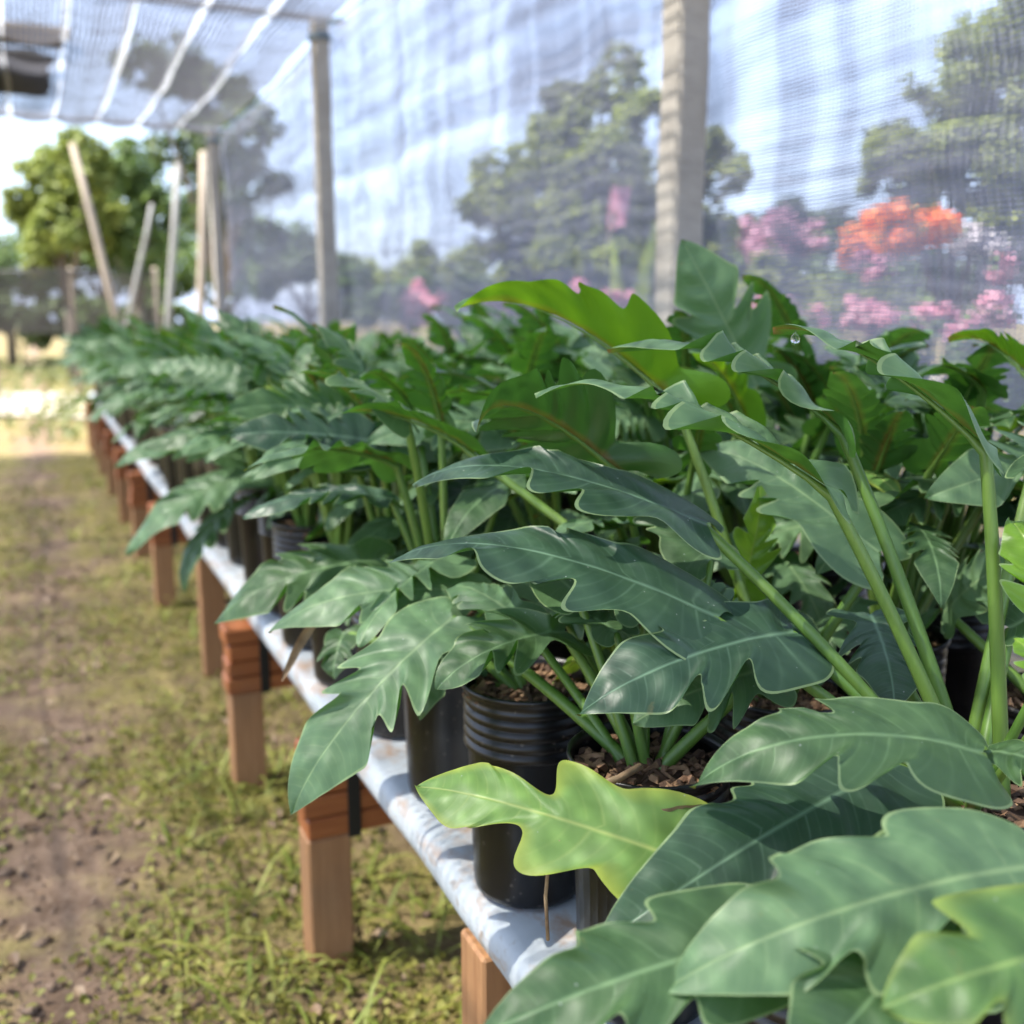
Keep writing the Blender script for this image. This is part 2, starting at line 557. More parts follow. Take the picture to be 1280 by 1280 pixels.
# ------------------------------------------------------------------ bench
bench = thing('nursery_bench', (0, 0, 0), 'long low timber nursery bench with white edge rail under the potted plants', 'bench')
BX0, BX1, BZ, BY0, BY1 = 0.424, 1.47, 0.505, -0.35, 10.2
# white rail: a rolled edge that lies along the aisle side
RP = [(.470, .446), (.446, .447), (.432, .452), (.4255, .463), (.4240, .476), (.4265, .489), (.434, .499), (.447, .5035), (.470, .5045), (.530, .5045), (.612, .5045), (.612, .4995), (.470, .4995), (.449, .498), (.438, .493), (.432, .482), (.433, .466), (.441, .456), (.470, .452)]
nseg, npf = 170, len(RP)
rv, rf = [], []
for j in range(nseg + 1):
    y = BY0 + (BY1 - BY0) * j / nseg
    dx = 0.005 * mnoise.noise(Vector((0, y * 1.3, 0))) + 0.0025 * mnoise.noise(Vector((1, y * 6, 0)))
    dz = 0.003 * mnoise.noise(Vector((4, y * 1.1, 0))) + 0.002 * mnoise.noise(Vector((5, y * 7, 0)))
    for x, z in RP:
        k = max(0, min(1, (.50 - x) / .05))
        rv.append((x + dx * k, y, z + dz * k))
for j in range(nseg):
    for k in range(npf):
        rf.append((j * npf + k, j * npf + (k + 1) % npf, (j + 1) * npf + (k + 1) % npf, (j + 1) * npf + k))
tag(obj('edge_rail', mesh_from('edge_rail', rv, rf, RAIL), bench), 'white painted sheet rail with rust stains')
bx = 0.618
for k in range(6):
    bw = 0.132
    MB().box(bx, bx + bw, BY0, BY1, BZ - 0.028, BZ - 0.001, c=0.002).build('top_board', BOARD, bench)
    bx += bw + 0.01
LEGS = [(0.10, 1), (1.02, 0), (1.70, 1), (2.50, 1), (3.38, 0), (4.35, 1), (5.3, 1), (6.3, 1), (7.3, 1), (8.3, 1), (9.3, 1), (10.0, 1)]
for i, (y, beam) in enumerate(LEGS):
    for x in (0.378 if beam else 0.432, 1.38):
        top = 0.265 if beam else 0.4375
        MB().box(x, x + 0.08, y, y + 0.075, -0.05, top, c=0.004).build('leg', LEGWOOD, bench)
    if beam:
        z = 0.266
        nsl = 4
        for k in range(nsl):
            h = (0.438 - 0.266) / nsl
            MB().box(0.370 + 0.004 * ((k * 7 + i) % 3), 1.46, y - 0.004 - 0.002 * ((k + i) % 2), y + 0.078, z + 0.0012, z + h - 0.0016, c=0.004).build('cross_slat', SLATWOOD, bench)
            z += h
        MB().box(0.452, 0.476, y - 0.0095, y - 0.0065, 0.262, 0.437, c=0.001).build('strap', STRAP, bench)
    if not beam:
        MB().box(0.470, 1.379, y + 0.01, y + 0.06, BZ - 0.085, BZ - 0.029, c=0.004).build('cross_rail', LEGWOOD, bench)
for y0, y1 in ((-0.3, 10.1),):
    MB().box(0.50, 0.56, y0, y1, 0.4385, BZ - 0.0295).build('bearer', LEGWOOD, bench)
    MB().box(1.36, 1.42, y0, y1, 0.4385, BZ - 0.0295).build('bearer', LEGWOOD, bench)

# ------------------------------------------------------------------ leaves
ENV_S = np.array([0, .04, .10, .20, .33, .45, .56, .66, .76, .86, .93, .97, 1.0])
ENV_V = np.array([.30, .64, .93, 1.0, .92, .78, .62, .51, .40, .265, .150, .070, .0])


def smooth01(x):
    x = min(1, max(0, x))
    return x * x * (3 - 2 * x)


def bezier(p0, p1, p2, p3):
    def f(s):
        if s < 0:
            return p0 + (p1 - p0) * 3 * s
        if s > 1:
            return p3 + (p3 - p2) * 3 * (s - 1)
        q = 1 - s
        return p0 * (q ** 3) + p1 * (3 * q * q * s) + p2 * (3 * q * s * s) + p3 * (s ** 3)
    return f


def make_blade(mid, N, L, W, nl=4, depth=0.5, fold=0.25, roll=0.3, ruffle=0.10, twist=0.0, seed=0, ns=72, nu=6, lobe_end=0.43, tongue=1.0, notch=None, hook=0.45, quilt=0.045):
    """one lobed leaf blade along the midrib curve mid(s); returns verts, faces, two uv sets"""
    rd = random.Random(seed)
    nl = max(2, nl - 1)
    ev = ENV_V.copy()
    ev[7:] = ev[7:] * tongue
    side = {}
    for sg in (-1, 1):
        # notch positions along the margin, unevenly spaced; each with its own depth and breadth
        step = lobe_end / nl
        pos = [step * (k + 1) + rd.uniform(-.26, .26) * step for k in range(nl)]
        side[sg] = [(p, min(.82, depth * rd.uniform(.5, 1.5) * (1.15 if k == nl - 1 else 1.0)), step * rd.uniform(.17, .28)) for k, p in enumerate(pos)]
    if notch:
        for sg in (-1, 1):
            side[sg] = sorted(notch[sg])
    V, UV, VN, F = [], [], [], []
    order = [(-1, k / nu) for k in range(nu, 0, -1)] + [(1, k / nu) for k in range(0, nu + 1)]
    rowlen = len(order)
    w1, w2, w3 = rd.uniform(0, 6), rd.uniform(0, 6), rd.uniform(5, 9)
    bounds = {sg: [-.02] + [p for p, _, _ in side[sg]] for sg in (-1, 1)}
    fine_s = np.linspace(0, 1, 401)
    env_f = np.interp(fine_s, ENV_S, ev)
    ker = np.exp(-0.5 * (np.arange(-12, 13) / 4.2) ** 2)
    ker /= ker.sum()
    outline, phase = {}, {}
    for sg in (-1, 1):
        cut = np.ones_like(fine_s)
        for p, dp, br in side[sg]:
            q = (fine_s - p) / br
            q = np.where(q < 0, q * 1.25, q * 0.85)        # the lobe ends abruptly, the next one starts gently
            cut *= 1 - dp * np.exp(-np.abs(q) ** 2.2)
        bl = bounds[sg]
        idx = np.searchsorted(bl, fine_s, side='right') - 1
        idx = np.clip(idx, 0, len(bl) - 1)
        nxt = np.array(bl[1:] + [bl[-1] + .145 / .8])
        bb_ = np.array(bl)
        phs = idx + (fine_s - bb_[idx]) / (nxt[idx] - bb_[idx]) + np.where(idx == len(bl) - 1, .15, 0)
        fr = np.where(idx < len(bl) - 1, phs - np.floor(phs), .5)
        wv_ = W * env_f * cut * (0.92 + 0.16 * fr)
        pad = np.concatenate([np.full(12, wv_[0]), wv_, -wv_[-2:-14:-1]])
        outline[sg] = np.convolve(pad, ker, 'valid')
        outline[sg][-1] = 0
        phase[sg] = phs
    for j in range(ns + 1):
        s = j / ns
        T = (mid(s + 0.01) - mid(s - 0.01)).normalized()
        Nn = Matrix.Rotation(twist * s, 3, T) @ N
        S = Nn.cross(T).normalized()
        Nn = T.cross(S)
        sw = -0.95 + 1.6 * smooth01(s / 0.22)
        if s > lobe_end:
            sw *= 1 - 0.55 * smooth01((s - lobe_end) / (1 - lobe_end))
        prof = {sg: (float(np.interp(s, fine_s, outline[sg])), float(np.interp(s, fine_s, phase[sg]))) for sg in (-1, 1)}
        for sg, u in order:
            wd, ph = prof[sg]
            lat = u * wd
            se = s + sw * lat / L * (1 - hook + 1.5 * hook * u * u)
            p = mid(se)
            ang = fold * (1 - 0.35 * s) - roll * u * 0.6
            near_notch = sum(math.exp(-((s - q) / (br * 1.6)) ** 2) for q, _, br in side[sg])
            wave = ruffle * W * (u ** 2.2) * (near_notch * 0.9 - 0.35 * (1 if s < lobe_end else 0)) * 2.3
            wave += 0.085 * W * u * math.sin(w3 * s + w1 + sg * w2)
            wave += quilt * W * math.sin(math.pi * min(1, u * 1.15)) * math.cos(2 * math.pi * ph) * (1 - s) ** .5
            V.append(p + S * (sg * lat * math.cos(ang)) + Nn * (lat * math.sin(ang) + wave))
            UV.append((sg * u, s))
            VN.append((ph, lat))
    for j in range(ns):
        for k in range(rowlen - 1):
            a = j * rowlen + k
            F.append((a, a + rowlen, a + rowlen + 1, a + 1))
    return V, F, UV, VN


def leaf_curve(base, tip, N, arch=0.12, droop=0.1):
    ch = tip - base
    L = ch.length
    N = (N - ch.normalized() * N.dot(ch.normalized())).normalized()
    return bezier(base, base + ch * 0.30 + N * (arch * L), base + ch * 0.78 + N * ((arch + droop) * L), tip), N, L


def stalk_path(root, base, tan, n=14, bow=0.14):
    D = (base - root).length
    f = bezier(root, root + (base - root) * 0.33 + Vector((0, 0, bow * D)), base - (base - root) * 0.30 - tan * (0.012 * D) + Vector((0, 0, bow * .5 * D)), base)
    return [f(i / n) for i in range(n + 1)]


def frond_data(root, base, tip, N, W=0.25, arch=0.10, droop=0.14, r0=0.0075, r1=0.0052, rib=0.72, seg=14, sides=8, bow=0.05, **kw):
    mid, Nn, L = leaf_curve(base, tip, N, arch, droop)
    V, F, UV, VN = make_blade(mid, Nn, L, W * L, **kw)
    tan = (mid(0.03) - mid(0)).normalized()
    pts = stalk_path(root, base - Nn * (r1 * .95), tan, seg, bow)
    rad = [r0 + (r1 - r0) * i / seg for i in range(seg + 1)]
    for i in range(1, 9):
        s = rib * i / 8
        rr = r1 * 0.62 * (1 - i / 8.6)
        pts.append(mid(s) - Nn * (rr * 1.08 + 0.0009))
        rad.append(max(0.0005, rr))
    return (V, F, UV, VN), (pts, rad, sides)


def blade_mesh(bd, mat, inv=None):
    V, F, UV, VN = bd
    if inv is not None:
        V = [inv @ p for p in V]
    return mesh_from('leaf', V, F, mat, {'blade': UV, 'vein': VN})


def stalk_mesh(sd_, inv=None):
    pts, rad, n = sd_
    if inv is not None:
        pts = [inv @ p for p in pts]
    return MB().tube(pts, rad, n).mesh('stalk', STALK, True)


# ------------------------------------------------------------------ pots
PH = 0.27
def pot_profile(detail):
    prof = [(0.0, 0.002), (0.060, 0.002), (0.066, 0.006), (0.068, 0.014), (0.0745, 0.19)]
    z = 0.19
    for k in range(5):
        zz = z + k * 0.0135
        prof += [(0.0755, zz), (0.0795, zz + 0.003), (0.0795, zz + 0.0085), (0.0762, zz + 0.0120)]
    prof += [(0.0805, 0.262), (0.0825, 0.265), (0.0825, 0.2695), (0.0800, 0.2700), (0.0775, 0.262), (0.0755, 0.235)]
    if not detail:
        prof = [(0.0, 0.002), (0.062, 0.002), (0.068, 0.014), (0.0745, 0.19), (0.079, 0.20), (0.077, 0.23), (0.082, 0.265), (0.082, 0.27), (0.0775, 0.262), (0.0755, 0.235)]
    return prof


POT_ME = MB().lathe(pot_profile(True), 40).mesh('pot', POT, True)
POT_LO = MB().lathe(pot_profile(False), 20).mesh('pot', POT, True)


def soil_mesh(seed, nchip):
    rd = random.Random(seed)
    m = MB()
    rings = [(0.0, 0.252), (0.03, 0.250), (0.055, 0.246), (0.0757, 0.243)]
    v, f = [], []
    for r_, z in rings:
        for k in range(20):
            an = 2 * math.pi * k / 20
            v.append((r_ * math.cos(an), r_ * math.sin(an), z + rd.uniform(-.004, .004)))
    for i in range(3):
        for k in range(20):
            f.append((i * 20 + k, i * 20 + (k + 1) % 20, (i + 1) * 20 + (k + 1) % 20, (i + 1) * 20 + k)[::-1])
    m.add(v, f, 0)
    for _ in range(nchip):
        a, q = rd.uniform(0, 6.283), 0.073 * math.sqrt(rd.random())
        c = Vector((q * math.cos(a), q * math.sin(a), 0.250 + rd.uniform(-.002, .007)))
        rot = Matrix.Rotation(rd.uniform(0, 6.28), 3, 'Z') @ Matrix.Rotation(rd.uniform(-.8, .8), 3, 'X') @ Matrix.Rotation(rd.uniform(-.8, .8), 3, 'Y')
        hx, hy, hz = rd.uniform(.003, .013), rd.uniform(.002, .006), rd.uniform(.0015, .0045)
        vv = [c + rot @ Vector((sx * hx * rd.uniform(.25, 1.15), sy * hy * rd.uniform(.25, 1.15), sz * hz * rd.uniform(.25, 1.15))) for sx in (-1, 1) for sy in (-1, 1) for sz in (-1, 1)]
        m.add(vv, [(0, 1, 3, 2), (4, 6, 7, 5), (0, 4, 5, 1), (2, 3, 7, 6), (0, 2, 6, 4), (1, 5, 7, 3)], 1 if rd.random() < .7 else 0)
    return m.mesh('potting_mix', [SOIL, CHIP], False)


SOILS = [soil_mesh(k, 190) for k in range(3)]

# ------------------------------------------------------------------ generic fronds (root at the soil, blade towards +X)
NPROTO = 18
PROTO = []
for k in range(NPROTO):
    rd = random.Random(100 + k)
    ring = k % 3                       # 0 low and wide, 1 middle, 2 upright
    rr = (rd.uniform(.13, .19), rd.uniform(.10, .15), rd.uniform(.04, .09))[ring]
    hh = (rd.uniform(.06, .14), rd.uniform(.16, .24), rd.uniform(.24, .33))[ring]
    L = rd.uniform(.165, .25) * (1, 1, .9)[ring]
    pit = (R(rd.uniform(-42, -8)), R(rd.uniform(-25, 8)), R(rd.uniform(-8, 45)))[ring]
    base = Vector((rr, rd.uniform(-.02, .02), hh))
    yawl = rd.uniform(-.35, .35)
    dirv = Vector((math.cos(pit) * math.cos(yawl), math.cos(pit) * math.sin(yawl), math.sin(pit)))
    tip = base + dirv * L
    N = Vector((rd.uniform(-.25, .15), rd.uniform(-.35, .35), 1)).normalized()
    if ring == 2:
        N = Vector((-.7, rd.uniform(-.3, .3), .7)).normalized()
    kw = dict(W=rd.uniform(.195, .25), arch=rd.uniform(.08, .16), droop=rd.uniform(.02, .10), nl=rd.choice([4, 5, 6, 6]), depth=rd.uniform(.50, .85), lobe_end=rd.uniform(.42, .60),
              fold=rd.uniform(-.30, .18), roll=rd.uniform(.0, .4), ruffle=rd.uniform(.06, .16), twist=rd.uniform(-.35, .35), seed=200 + k)
    root = Vector((0.012, 0, -0.02))
    hi = frond_data(root, base, tip, N, ns=56, nu=5, **kw)
    lo = frond_data(root, base, tip, N, ns=34, nu=3, seg=6, sides=5, **kw)
    mats = [LEAF, LEAF_PALE, LEAF_BLUE, LEAF, LEAF_SUNNY, LEAF_PALE]
    variants = []
    for mat in (LEAF, LEAF_PALE, LEAF_SUNNY, LEAF_BLUE, LEAF_YELLOW):
        V, F, UV, VN = lo[0]
        mb = MB()
        mb.add(V, F, 0)
        mb.tube(lo[1][0], lo[1][1], lo[1][2], 1)
        uv = list(UV) + [(0, 0)] * (len(mb.v) - len(V))
        vn = list(VN) + [(0, 1)] * (len(mb.v) - len(V))
        joined = mesh_from('leaf', mb.v, mb.f, [mat, STALK], {'blade': uv, 'vein': vn}, mb.mi)
        variants.append((blade_mesh(hi[0], mat), joined))
    PROTO.append((ring, variants, stalk_mesh(hi[1]), tip))

ORD = ['first', 'second', 'third', 'fourth', 'fifth', 'sixth', 'seventh', 'eighth', 'ninth', 'tenth', 'eleventh', 'twelfth', 'thirteenth', 'fourteenth',
       'fifteenth', 'sixteenth', 'seventeenth', 'eighteenth', 'nineteenth', 'twentieth'] + ['twenty-' + q for q in
       ('first', 'second', 'third', 'fourth', 'fifth', 'sixth', 'seventh', 'eighth', 'ninth')] + ['thirtieth'] + ['thirty-' + q for q in ('first', 'second', 'third', 'fourth', 'fifth', 'sixth', 'seventh', 'eighth', 'ninth')] + ['fortieth', 'forty-first', 'forty-second', 'forty-third']
ROWNAME = ['row along white rail', 'second row from white rail', 'third row from white rail', 'row nearest net wall']
GROUP = 'potted philodendrons on the bench'
PLANTS = {}


def add_plant(key, x, y, label, near, leaves, rd, squash=1.0, allow=None, tidy=False, tall=False, mats_w=(4, 5, .35, 1)):
    root = thing('potted_philodendron', (x, y, BZ), label, 'potted plant', GROUP)
    pt = obj('pot', POT_ME if near else POT_LO, root)
    pt.rotation_euler.z = rd.uniform(0, 6)
    if near:
        sm = obj('potting_mix', SOILS[rd.randrange(3)], root)
        sm.rotation_euler.z = rd.uniform(0, 6)
    for i in range(leaves):
        ring = (0, 0, 1, 1, 1, 2, 2)[i % 7] if not tidy else ((1, 2, 1, 1, 2, 0, 1) if key[1] < 4 or key[1] > 10 else (1, 2, 1, 2, 1, 2, 1))[i % 7]
        if tall:
            ring = (2, 1, 2, 1, 2, 0, 2)[i % 7]
        cands = [q for q in PROTO if q[0] == ring]
        ring, variants, st, tipv = cands[rd.randrange(len(cands))]
        if allow:
            az = allow[0] + (allow[1] - allow[0]) * ((i + rd.random()) / leaves)
        elif rd.random() < 0.72:
            az = math.pi + 0.35 + rd.gauss(0, 0.85)
        else:
            az = rd.uniform(0, 6.283)
        sc = rd.uniform(.85, 1.12) * squash
        mi = rd.choices(range(5), (*mats_w, .18 if ring == 0 else .05))[0]
        M = Matrix.Translation((0, 0, 0.25)) @ Matrix.Rotation(az, 4, 'Z') @ Matrix.Rotation((-.25 if key[1] < 11 else -.10) if tidy and key[1] > 2 else 0, 4, 'Y') @ Matrix.Rotation(rd.uniform(-.34, .08), 4, 'X') @ Matrix.Diagonal((sc, sc * (1 if rd.random() < .5 else 1), sc, 1))
        wt = Vector((x, y, BZ)) + M @ tipv
        if key[0] > 0 and ((wt.x ** 2 + wt.y ** 2) ** .5 < 1.12 or (y < 1.3 and wt.z > 1.17)):
            continue                                   # would reach in front of the nearest leaves
        lf = obj('leaf', variants[mi][0 if near else 1], root)
        lf.matrix_local = M
        if near:
            obj('stalk', st, lf)
    PLANTS[key] = root
    return root


rowx = [0.515, 0.765, 1.02, 1.275]
HEROES = {}
for r_ in range(4):
    rd = random.Random(40 + r_)
    if r_ == 0:
        ysr = [0.54, 0.81, 1.05, 1.33]
    elif r_ == 1:
        ysr = [0.62, 0.90, 1.17, 1.43]
    elif r_ == 2:
        ysr = [0.74, 1.01, 1.27, 1.53]
    else:
        ysr = [0.88, 1.14, 1.40, 1.66]
    while ysr[-1] < 9.85:
        y = ysr[-1]
        ysr.append(y + (0.262 if y < 4 else 0.30) + rd.uniform(-.015, .015))
    for i, y in enumerate(ysr):
        near = y < 2.75
        x = rowx[r_] + rd.uniform(-.014, .014)
        label = f'lobed plant in black pot, {ORD[i]} from near end, {ROWNAME[r_]}'
        n = rd.randint(14, 17) if y < 2 else (rd.randint(12, 14) if y < 5 else 10)
        if (r_, i) in ((0, 0), (0, 1), (0, 2), (1, 0)):
            n = 0
        kw = {}
        if (r_, i) == (0, 3):
            n = 7
        if (r_, i) in ((1, 1), (1, 2), (2, 0), (2, 1)):
            n = 12
            kw = dict(squash=0.85 if r_ == 1 else 1.02, tall=r_ == 2)
        if r_ == 3 and y < 3.2:
            n, kw = 20, dict(squash=1.12, tall=True)
        if r_ == 2 and 1.2 < y < 2.6:
            n, kw = 18, dict(squash=1.06, tall=True)
        if y > 1.9:
            kw['mats_w'] = (2.5, 7, .3, .4)  # sheen of the farther leaves put into colour by favouring the pale leaf
        if r_ == 0:
            kw['tidy'] = True
        add_plant((r_, i), x, y, label, near, n, rd, **kw)

# ------------------------------------------------------------------ the leaves one sees singly in front
def hero(key, base, tip, n, mat=LEAF, seed=0, root_off=(0, 0), no_stalk=False, **kw):
    pl = PLANTS[key]
    o_ = pl.location
    b = at(*base)
    tp = at(*tip)
    rt = Vector((o_.x + root_off[0], o_.y + root_off[1], BZ + 0.235))
    kw.setdefault('r0', 0.0074)
    kw.setdefault('r1', 0.0054)
    bd, stp = frond_data(rt, b, tp, vdir(*n), seed=seed, ns=110, nu=8, **kw)
    inv = Matrix.Translation(-o_)
    lf = obj('leaf', blade_mesh(bd, mat, inv), pl)
    obj('stalk', stalk_mesh(stp, inv), lf)
    return lf


A, B, C_, D = (0, 0), (0, 1), (0, 2), (1, 0)
E1, E2 = (1, 1), (1, 2)
# plant D (second row, right of the middle)
hero(D, (882, 655, 1.00), (515, 606, 1.06), (.05, .86, .42), LEAF_BLUE, 1, W=.20, arch=.10, droop=.10, nl=4, lobe_end=.44, depth=.28, fold=.12, roll=.35, ruffle=.10, notch={-1: [(0.4, 0.22, 0.05), (0.2, 0.3, 0.05)], 1: [(0.46, 0.4, 0.05), (0.28, 0.35, 0.04), (0.13, 0.35, 0.03)]})
hero(D, (898, 772, .96), (486, 704, 1.00), (.10, .80, .52), LEAF_BLUE, 2, W=.205, arch=.11, droop=.12, nl=4, lobe_end=.40, depth=.28, fold=.10, roll=.45, ruffle=.10, notch={-1: [(0.36, 0.34, 0.045), (0.2, 0.28, 0.04)], 1: [(0.62, 0.24, 0.05), (0.33, 0.5, 0.05), (0.17, 0.3, 0.04)]})
hero(D, (1042, 614, .92), (668, 492, 1.02), (0, .98, .10), LEAF_PALE, 3, W=.23, arch=.10, droop=.08, nl=5, depth=.25, fold=.50, roll=.9, ruffle=.22, root_off=(.01, 0))
hero(D, (1056, 538, 1.00), (760, 440, 1.08), (0, 1, .12), LEAF_PALE, 4, W=.22, arch=.13, droop=.10, nl=5, depth=.35, fold=.35, roll=.8, ruffle=.22, root_off=(.02, .01))
hero(D, (1236, 560, .90), (966, 412, .98), (0, 1, .02), LEAF_PALE, 5, W=.27, arch=.08, droop=.08, nl=4, depth=.28, fold=.50, roll=.9, ruffle=.22, root_off=(.03, -.01))
hero(D, (992, 790, .98), (722, 894, .90), (.12, .72, .66), LEAF_BLUE, 6, W=.27, arch=.12, droop=.06, nl=4, depth=.50, fold=.10, roll=.3, ruffle=.12, notch={-1: [(0.48, 0.5, 0.055), (0.25, 0.5, 0.05), (0.1, 0.3, 0.03)], 1: [(0.44, 0.5, 0.05), (0.24, 0.55, 0.05)]})
hero(D, (1228, 942, .80), (866, 985, .80), (.05, .80, .58), LEAF, 7, W=.23, arch=.20, droop=.10, nl=4, depth=.38, fold=.05, roll=.4, ruffle=.12, notch={-1: [(0.56, 0.28, 0.04), (0.38, 0.45, 0.05), (0.14, 0.25, 0.04)], 1: [(0.44, 0.42, 0.05), (0.22, 0.35, 0.05)]})
hero(D, (1120, 955, .88), (742, 1187, .76), (.30, .70, .62), LEAF_BLUE, 8, W=.20, arch=.12, droop=.02, nl=4, depth=.45, fold=.08, roll=.25, ruffle=.08)
hero(D, (1088, 768, 1.06), (1118, 885, .98), (0, .55, .85), LEAF_BLUE, 9, W=.42, arch=.12, droop=.05, nl=4, depth=.45, fold=.15, roll=.2, ruffle=.14)
hero(D, (1288, 588, 1.02), (1500, 520, 1.0), (0, 1, .0), LEAF, 10, W=.24, fold=.4, root_off=(.02, .03))
hero(D, (1262, 785, 1.0), (1420, 740, .98), (0, .8, .5), LEAF, 11, W=.25, fold=.3)
hero(D, (1236, 938, .84), (1350, 985, .78), (0, .8, .6), LEAF, 12, W=.40, fold=.1, nl=4)
hero(D, (1330, 800, .86), (1262, 650, .92), (-.2, .3, .9), LEAF_LIME, 13, W=.30, fold=.3, nl=4, depth=.6, r0=.005, r1=.004)
hero(D, (1325, 870, .80), (1268, 800, .84), (-.2, .5, .8), LEAF_LIME, 14, W=.32, fold=.3, nl=3, depth=.5, r0=.005, r1=.004)
# plant A (nearest, edge row)
hero(A, (1300, 1082, .66), (828, 1240, .63), (.10, .74, .66), LEAF_PALE, 20, W=.225, arch=.16, droop=.05, nl=4, depth=.38, fold=.08, roll=.35, ruffle=.12, notch={-1: [(0.55, 0.32, 0.045), (0.22, 0.32, 0.05)], 1: [(0.46, 0.42, 0.06), (0.24, 0.55, 0.06)]})
hero(A, (975, 1165, .66), (590, 1300, .62), (.0, .72, .70), LEAF, 21, W=.215, arch=.10, droop=.0, nl=5, depth=.35, fold=.05, roll=.2, ruffle=.12, notch={-1: [(0.5, 0.25, 0.05), (0.25, 0.35, 0.05)], 1: [(0.46, 0.35, 0.05), (0.24, 0.4, 0.05)]})
hero(A, (1190, 1120, .66), (985, 1360, .58), (.25, .66, .70), LEAF, 22, W=.36, arch=.12, droop=.04, nl=5, depth=.35, fold=.15, roll=.2, ruffle=.12, notch={-1: [(0.48, 0.3, 0.05), (0.24, 0.4, 0.05)], 1: [(0.42, 0.4, 0.05), (0.2, 0.4, 0.05)]})
hero(A, (1370, 1180, .56), (1100, 1262, .54), (.1, .7, .7), LEAF_FADED, 23, W=.34, arch=.14, droop=.05, nl=4, depth=.55, fold=.05, roll=.3, ruffle=.10, notch={-1: [(0.4, 0.5, 0.08)], 1: [(0.45, 0.5, 0.08)]})
# plant B (edge row, second)
hero(B, (880, 1085, .84), (522, 984, .93), (.12, .60, .80), LEAF_YELLOW, 30, W=.225, arch=.07, droop=.05, nl=3, depth=.66, fold=.06, roll=.2, ruffle=.08, lobe_end=.62, tongue=1.2, notch={-1: [(0.44, 0.66, 0.075), (0.18, 0.3, 0.05)], 1: [(0.5, 0.62, 0.1), (0.2, 0.4, 0.06)]})
hero(B, (566, 772, 1.16), (366, 1018, 1.08), (-.42, .42, .82), LEAF_PALE, 31, W=.26, arch=.12, droop=.06, nl=4, depth=.55, fold=.06, roll=.3, ruffle=.12, notch={-1: [(0.16, 0.3, 0.035), (0.29, 0.5, 0.045), (0.44, 0.62, 0.055)], 1: [(0.14, 0.45, 0.035), (0.27, 0.6, 0.045), (0.4, 0.55, 0.05)]})
hero(B, (706, 790, 1.10), (546, 862, 1.05), (-.1, .72, .5), LEAF, 32, W=.34, arch=.16, droop=.04, nl=4, depth=.60, fold=.30, roll=.2, ruffle=.16)
hero(B, (960, 835, 1.0), (790, 905, .94), (.1, .65, .75), LEAF_PALE, 33, W=.30, arch=.10, droop=.05, nl=4, depth=.5, fold=.1, roll=.2)
hero(B, (690, 740, 1.18), (790, 800, 1.12), (0, .4, .9), LEAF_PALE, 34, W=.34, arch=.10, nl=3, depth=.2, fold=.1)
for k, (bp, tp_) in enumerate([((722, 742, 1.05), (600, 692, 1.18)), ((806, 752, 1.04), (690, 706, 1.2)), ((888, 700, 1.08), (790, 640, 1.22)), ((655, 778, 1.13), (560, 742, 1.24)), ((770, 790, 1.02), (690, 770, 1.12)), ((900, 800, 1.02), (850, 720, 1.15))]):
    hero(B, bp, tp_, (0, .8, .45), (LEAF, LEAF_PALE)[k % 2], 130 + k, W=.26, arch=.1, nl=4, depth=.4, fold=.1, root_off=(.012 * (k % 3 - 1), .01 * (k % 2)), r0=.0062, r1=.0045)
# plant C (edge row, third)
hero(C_, (602, 742, 1.28), (338, 792, 1.26), (-.10, .74, .62), LEAF_PALE, 40, W=.22, arch=.15, droop=.08, nl=5, depth=.35, fold=.1, roll=.3, ruffle=.12)
hero(C_, (480, 700, 1.5), (268, 780, 1.46), (-.15, .70, .66), LEAF, 41, W=.25, arch=.15, droop=.05, nl=4, depth=.45, fold=.1, roll=.3, ruffle=.12)
hero(C_, (560, 790, 1.26), (525, 900, 1.22), (-.2, .3, .9), LEAF, 42, W=.30, arch=.1, nl=3, depth=.4, fold=.2)
hero(C_, (430, 790, 1.42), (418, 850, 1.38), (-.3, .3, .9), LEAF, 43, W=.40, arch=.1, nl=3, depth=.4, fold=.2)
# second row, behind plant B
hero(E1, (850, 508, 1.22), (570, 388, 1.18), (.10, .95, -.10), LEAF_SUNNY, 50, W=.26, arch=.12, droop=.14, nl=4, depth=.48, fold=.75, roll=.1, ruffle=.08, tongue=.8)
hero(E1, (775, 592, 1.14), (596, 540, 1.02), (-.25, .80, -.50), LEAF_BLUE, 51, W=.38, arch=.26, droop=.22, nl=5, depth=.60, fold=.35, roll=.1, ruffle=.06)
hero(E1, (592, 565, 1.34), (410, 524, 1.30), (0, 1, -.05), LEAF, 52, W=.22, arch=.14, droop=.06, nl=4, depth=.3, fold=.45)
hero(E1, (926, 742, 1.22), (948, 606, 1.20), (.3, .2, .93), LEAF_LIME, 53, W=.26, arch=.05, nl=4, depth=.5, fold=.4, r0=.005, r1=.004)
hero(E1, (1098, 690, 1.16), (872, 566, 1.30), (.1, .62, .78), LEAF_PALE, 54, W=.26, arch=.08, nl=4, depth=.4, fold=.1, roll=.3)
hero(E2, (946, 482, 1.58), (852, 300, 1.52), (-.25, .25, .93), LEAF_PALE, 60, W=.30, arch=.04, droop=.04, nl=4, depth=.5, fold=.2, ruffle=.08)
hero((2, 1), (1122, 556, 1.60), (1106, 415, 1.66), (.0, .2, .97), LEAF_PALE, 61, W=.34, arch=.05, nl=4, depth=.4, fold=.2)
hero((2, 0), (1295, 482, 1.30), (1185, 425, 1.36), (0, 1, -.2), LEAF_SUNNY, 62, W=.34, arch=.14, nl=4, depth=.5, fold=.6)
hero((2, 0), (1180, 765, 1.25), (1300, 690, 1.15), (0, .6, .78), LEAF_PALE, 63, W=.28, arch=.1, nl=4, depth=.3, fold=.1)
